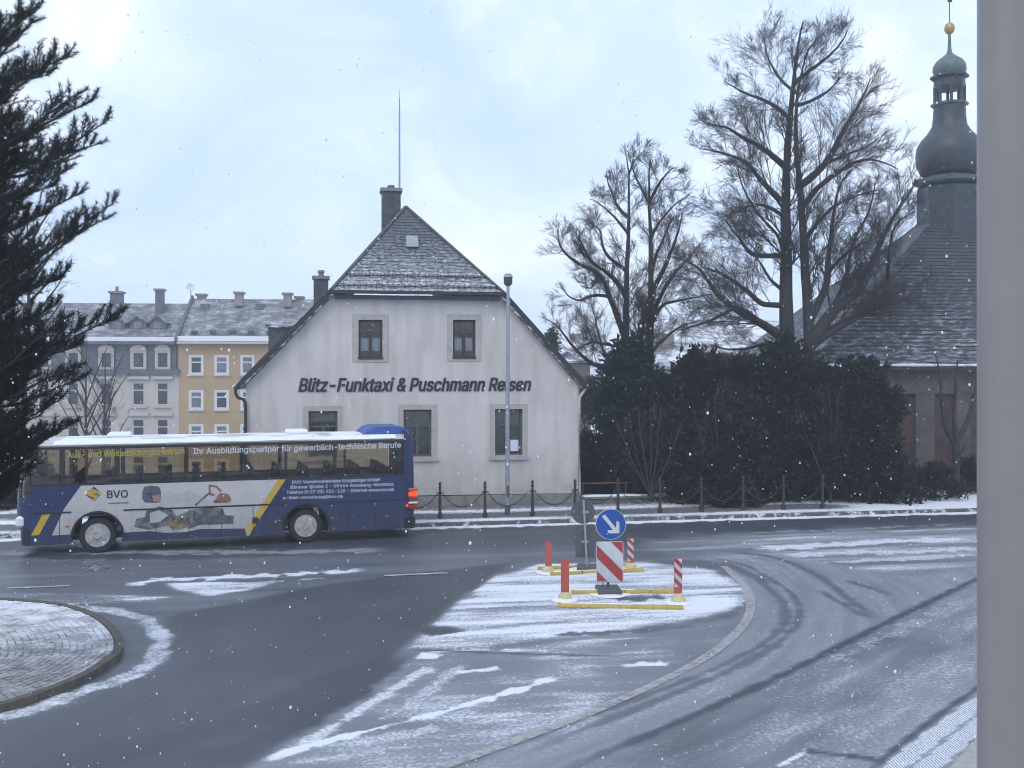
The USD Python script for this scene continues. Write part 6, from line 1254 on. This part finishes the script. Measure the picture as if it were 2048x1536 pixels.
cp = None; cl_names = ['chain from the coach tail to the first clear bollard', 'sagging iron chain between the first two bollards clear of the coach', 'sagging iron chain passing behind the lamp post', 'sagging iron chain ending at the right corner of the gabled house', 'sagging iron chain behind the grey backed sign disc', 'sagging iron chain behind the blue arrow disc', 'sagging iron chain in front of the low stone wall end', 'sagging iron chain first in front of the dark evergreens', 'sagging iron chain last but one at the right', 'sagging iron chain at the right end of the bollards']
for i in range(len(bs) - 1):
    loc = KF.W(bs[i], BT, 0.115); L = bs[i + 1] - bs[i]
    if cp is None:
        cp = thing('chain', cl_names[i], 'chain', loc, KF.yaw, group='chains hung between the bollards', local=True)
        nl = 38; lk = []
        for q in range(nl):
            f = (q + 0.5) / nl; x = 0.09 + (gap - 0.18) * f; z = 0.85 - 0.48 * (1 - (2 * f - 1) ** 2); sl = -0.48 * -(2 * (2 * f - 1)) * 2 / (gap - 0.18); a = math.atan2(0.48 * 2 * (2 * f - 1) * 2, (gap - 0.18))
            t = trimesh.creation.torus(0.024, 0.0085, major_sections=10, minor_sections=5); t.apply_scale([1.35, 0.8, 1]); t.apply_transform(trimesh.transformations.rotation_matrix(math.pi / 2 * (q % 2), [1, 0, 0])); t.apply_transform(trimesh.transformations.rotation_matrix(-a, [0, 1, 0])); t.apply_translation([x, 0, z]); lk.append(t)
        cp.part('links', cat(lk), M['dark_iron'])
    else: copy_of(cp, cl_names[i], 'chain', loc, KF.yaw, 'chains hung between the bollards')
LT = 1.5; s_l, _ = KF.sz(1015, 1034, LT); lb = KF.W(s_l, LT, 0.115); zl = KF.sz(1016, 572, LT)[1]; zt_ = KF.sz(1016, 555, LT)[1]
lamp = thing('street_lamp', 'tall slim grey lamp post with small lantern head before the gabled house', 'street lamp', lb)
lamp.part('base_sleeve', lathe([(0.0, 0), (0.10, 0), (0.10, 0.30), (0.085, 0.34), (0.0, 0.34)], lb, 14), M['sign_back'], smooth=35)
lamp.part('pole', tube([lb + [0, 0, 0.3], lb + [0, 0, 3.2], lb + [0.02, 0, zl - 0.1]], [0.082, 0.075, 0.055], 12), M['steel'], smooth=True)
hd = lamp.part('lantern', lathe([(0.05, 0.0), (0.10, 0.02), (0.15, 0.10), (0.15, 0.28), (0.13, 0.30), (0.0, 0.31)], lb + [0.02, 0, zl - 0.12], 16), M['bus_inside'], smooth=35)
hd.part('lantern_cap', lathe([(0.0, 0.30), (0.17, 0.30), (0.17, 0.33), (0.12, 0.40), (0.03, 0.43), (0.0, 0.43)], lb + [0.02, 0, zl - 0.12], 16), M['steel'], smooth=35)
lamp.part('access_door', KF.box(s_l - 0.045, s_l + 0.045, LT - 0.095, LT - 0.07, 0.75, 1.15), M['sign_back'])
lamp.part('snow_cap', lathe([(0.0, 0.42), (0.12, 0.41), (0.10, 0.45), (0.0, 0.47)], lb + [0.02, 0, zl - 0.12], 12), M['snow'], smooth=True)
WT = 4.4; w0, w1 = KF.sz(1163, 1000, WT)[0], KF.sz(1392, 1000, WT)[0]; wz = (KF.sz(1170, 990, WT)[1] + KF.sz(1380, 992, WT)[1]) / 2
wallT = thing('low_wall', 'low stone wall with snow capped coping right of the gabled house', 'wall', KF.W((w0 + w1) / 2, WT, 0), KF.yaw)
M['stone_wall'] = plain('rough_stone', (0.15, 0.14, 0.13), 0.9, 0.35, 3, 0.4, 25)
rw = random.Random(12); z = -0.1; row = 0
while z < wz - 0.11:
    h_ = min(0.20, wz - 0.10 - z); s = w0
    while s < w1 - 0.05:
        L = min(rw.uniform(0.28, 0.60), w1 - s); pr = rw.uniform(0, 0.03)
        wallT.part('stone', sbx(KF, s + 0.006, s + L - 0.006, WT - pr, WT + 0.34, z + 0.004, z + h_ - 0.004, 0.018), M['stone_wall']); s += L
    z += h_; row += 1
wallT.part('core', KF.box(w0 + 0.01, w1 - 0.01, WT + 0.03, WT + 0.30, -0.2, wz - 0.11), M['plinth'])
s = w0 - 0.04
while s < w1:
    wallT.part('coping', sbx(KF, s, min(s + 0.99, w1 + 0.04), WT - 0.06, WT + 0.38, wz - 0.10, wz - 0.02, 0.015), M['concrete']); s += 1.0
sn_ = np.linspace(w0, w1, 60); tn = np.linspace(-0.05, 0.37, 7)
wallT.part('snow_cap', grid_mesh(sn_, tn, lambda A, B: KF.W(A, WT + B, wz - 0.02 + 0.07 * np.clip(1 - (np.abs(B - 0.16) / 0.22) ** 4, 0, 1) * (0.7 + 0.6 * fb(A * 2, B * 3, 81)))), M['snow'], smooth=True)
rail = thing('railing', 'thin rusty red pipe railing standing behind the low stone wall', 'railing', KF.W(w0, 5.0, 0), KF.yaw)
RT = 5.0; zr0, zr1 = KF.sz(1170, 967, RT)[1], KF.sz(1357, 963, RT)[1]; r0, r1 = KF.sz(1162, 966, RT)[0], KF.sz(1358, 963, RT)[0]
rail.part('top_rail', tube([KF.W(r0, RT, zr0), KF.W(r1, RT, zr1)], 0.028, 8), M['rust'])
for px, top in ((1166, 966), (1252, 964), (1358, 895)):
    s, zt2 = KF.sz(px, top, RT); rail.part('post', tube([KF.W(s, RT + 0.03, -0.1), KF.W(s, RT + 0.03, zt2 + 0.02)], 0.025, 8), M['rust'])

# ------------------------------------------------------------------ pine reaching in from the left
def needles(cs, ds, rng, per, L, w):
    N = len(cs) * per; c = np.repeat(cs, per, 0); a = np.repeat(ds, per, 0)
    rv = rng.normal(0, 1, (N, 3)); rv -= a * (rv * a).sum(1, keepdims=True); rv /= np.maximum(np.linalg.norm(rv, axis=1, keepdims=True), 1e-6)
    d = a * rng.uniform(0.35, 1.0, (N, 1)) + rv * rng.uniform(0.5, 1.0, (N, 1)); d /= np.linalg.norm(d, axis=1, keepdims=True)
    s = np.cross(d, rng.normal(0, 1, (N, 3))); s /= np.maximum(np.linalg.norm(s, axis=1, keepdims=True), 1e-6); LL = L * rng.uniform(0.7, 1.2, (N, 1)); c = c + a * rng.normal(0, 0.02, (N, 1))
    v = np.stack([c - s * w, c + s * w, c + d * LL], 1).reshape(-1, 3); return trimesh.Trimesh(v, np.arange(3 * N).reshape(-1, 3), process=False)
M['needle'] = leaf_mat('pine_needles', (0.010, 0.017, 0.013), (0.045, 0.065, 0.046))
pine_b = np.array([-9.6, 15.5, -0.05]); pine = thing('pine_tree', 'dark pine with upswept bushy boughs reaching in at the left edge', 'pine tree', pine_b)
pine.part('trunk', tube([pine_b, pine_b + [0.05, 0, 6], pine_b + [0.1, 0.1, 13.5]], [0.24, 0.17, 0.05], 12), M['bark'], smooth=True)
prng = np.random.default_rng(91)
# (tip pixel, depth of tip, root height above the tip)
tips = [(70, 18, 15.2), (62, 45, 14.6), (30, 80, 16.2), (140, 108, 15.0), (100, 125, 14.4), (92, 150, 16.4), (186, 200, 15.2), (150, 190, 14.2), (216, 240, 15.0), (205, 285, 15.8), (160, 300, 14.2), (132, 340, 14.6), (105, 370, 16.5), (160, 385, 15.6), (224, 408, 15.0), (205, 440, 14.6), (150, 470, 14.2), (130, 545, 15.2), (110, 560, 16.0), (60, 520, 14.0),
        (235, 630, 15.0), (175, 650, 14.5), (160, 690, 15.8), (120, 640, 14.1), (165, 755, 15.1), (140, 735, 14.3), (95, 720, 15.8), (118, 800, 14.7), (140, 850, 15.6), (100, 870, 15.0), (70, 900, 14.3), (60, 935, 15.4), (35, 960, 14.8), (25, 850, 14.0), (40, 780, 16.4), (30, 660, 16.0), (20, 420, 14.2), (40, 330, 16.4), (20, 230, 14.6), (10, 190, 15.8), (20, 600, 14.2), (15, 910, 16.0), (50, 450, 16.6), (80, 830, 16.4),
        (70, 300, 15.4), (60, 260, 14.5), (85, 430, 15.6), (50, 570, 15.5), (70, 690, 15.0), (40, 740, 14.8), (30, 520, 15.8), (45, 880, 15.6), (110, 610, 15.6)] + [(prng.uniform(-20, 85) * (0.6 + 0.4 * (y / 900)), y + prng.uniform(-14, 14), prng.uniform(14.2, 17.0)) for y in np.linspace(170, 955, 30)]
for (px, py, d) in tips:
    tip = P(px, py, d); L0 = math.hypot(tip[0] - pine_b[0], tip[1] - pine_b[1]); root = np.array([pine_b[0] + 0.1, pine_b[1] + 0.05, tip[2] - L0 * prng.uniform(0.02, 0.24)])
    mid_ = root * 0.45 + tip * 0.55 - [0, 0, 0.15 * L0 * prng.uniform(0.6, 1.1)]
    bp = smooth_line([root, mid_, tip - (tip - mid_) * 0.25 - [0, 0, 0.02], tip], 30); bo = pine.part('bough', tube(bp, np.linspace(0.042, 0.007, 30), 6), M['bark'], smooth=True)
    cs, ds, shoots = [], [], []
    tgs = np.gradient(bp, axis=0); tgs /= np.linalg.norm(tgs, axis=1, keepdims=True)
    for i in range(5, 30):
        f = i / 29.0
        if f > 0.55:
            for q in np.linspace(0, 1, 3)[:-1]: cs.append(bp[i] + tgs[i] * q * L0 / 29); ds.append(tgs[i])
        for sg in (-1, 1):
            if prng.random() < 0.62:
                s = np.cross(tgs[i], [0, 0, 1.0]); s /= np.linalg.norm(s); dv = tgs[i] * prng.uniform(0.6, 1.1) + s * sg * prng.uniform(0.3, 1.0) + np.array([0, 0, prng.uniform(-0.25, 0.95)]); dv /= np.linalg.norm(dv)
                ln = (0.18 + 0.62 * (1 - f) ** 0.7 * prng.uniform(0.4, 1.3)) * (0.6 + 0.4 * min(L0 / 3, 1.2)); n_ = 6; pts = [bp[i]]
                for k_ in range(n_ - 1): dv = dv + [0, 0, 0.10]; dv = dv / np.linalg.norm(dv); pts.append(pts[-1] + dv * ln / (n_ - 1))
                shoots.append(np.array(pts))
                for k_ in range(2 if ln > 0.35 else 1, n_): 
                    cs.append(pts[k_]); ds.append(dv); cs.append((np.array(pts[k_]) + pts[k_ - 1]) / 2); ds.append(dv)
                if ln > 0.3 and prng.random() < 0.85:
                    for k2 in (2, 3, 4):
                        d2 = dv + s * prng.choice([-1, 1]) * 0.7 + np.array([0, 0, prng.uniform(-0.3, 0.5)]); d2 /= np.linalg.norm(d2); e2 = pts[k2] + d2 * ln * 0.4; shoots.append(np.linspace(pts[k2], e2, n_))
                        for w_ in (0.35, 0.7, 1.0): cs.append(pts[k2] + (e2 - pts[k2]) * w_); ds.append(d2)
    bo.part('twigs', tubes(np.array(shoots), np.tile(np.linspace(0.008, 0.004, 6), (len(shoots), 1)), 3), M['twig'], kind='stuff')
    bo.part('needles', needles(np.array(cs), np.array(ds), prng, 9, 0.080, 0.0046), M['needle'], kind='stuff')

# ------------------------------------------------------------------ the round post close by at the right
pc = P(2012, 745, 1.7); pr_ = 53.0 / FPX * 1.7
postT = thing('post', 'smooth pale grey round post standing close by at the right edge', 'post', [pc[0], pc[1], 0])
postT.part('shaft', lathe([(0.0, 0.12), (pr_, 0.12), (pr_, 7.6), (0.0, 7.6)], [pc[0], pc[1], 0], 64), M['grey_paint'], smooth=40)
postT.part('foot_plate', lathe([(0.0, 0.10), (pr_ * 2, 0.10), (pr_ * 2, 0.119), (0.0, 0.1195)], [pc[0], pc[1], 0], 32), M['steel'])
postT.part('cap', lathe([(0.0, 7.601), (pr_ * 1.05, 7.601), (pr_ * 0.6, 7.68), (0.0, 7.70)], [pc[0], pc[1], 0], 32), M['grey_paint'])
single('pavement', wbox(-3, 4.8, -3.5, 3.2, 0.0, 0.10), M['concrete'], kind='structure')

# ------------------------------------------------------------------ falling snow and the air
fr = np.random.default_rng(5); nf = 9000
dep = 3.5 + 34 * fr.random(nf) ** 0.75; pos = np.stack([(fr.random(nf) * 2 - 1) * dep * 0.56, dep, EYE + (fr.random(nf) * 2 - 1) * dep * 0.42], -1); pos = pos[(pos[:, 2] > 0.05)]
inst = UsdGeom.PointInstancer.Define(stage, '/World/falling_snow'); tagp(inst.GetPrim(), kind='stuff')
fl = usdkit.mesh(stage, '/World/falling_snow/flake', trimesh.creation.icosphere(1, 0.0062), mat('snowflake', {'p': ('principled_bsdf', {'base_color': (0.85, 0.86, 0.88), 'roughness': 0.9}), 't': ('translucent_bsdf', {'color': (0.85, 0.86, 0.88)}), 'm': ('mix_closure', {'fac': 0.4})}, [('p.BSDF', 'm.closure1'), ('t.BSDF', 'm.closure2')], surface='m.closure'))
inst.CreatePrototypesRel().AddTarget(fl.GetPath()); inst.CreateProtoIndicesAttr(Vt.IntArray.FromNumpy(np.zeros(len(pos), np.int32))); inst.CreatePositionsAttr(Vt.Vec3fArray.FromNumpy(pos.astype(np.float32)))
sc_ = fr.uniform(0.40, 0.95, len(pos))[:, None] * np.array([[0.9, 0.9, 1.25]]); inst.CreateScalesAttr(Vt.Vec3fArray.FromNumpy(sc_.astype(np.float32)))
HAZE = 0.0015
haze = single('haze', wbox(-345, 345, -66, 412, -12, 27), mat('haze', {'v': ('principled_volume', {'color': (0.93, 0.95, 0.98), 'density': HAZE, 'anisotropy': 0.2})}, surface=None, volume='v.volume'), kind='stuff')
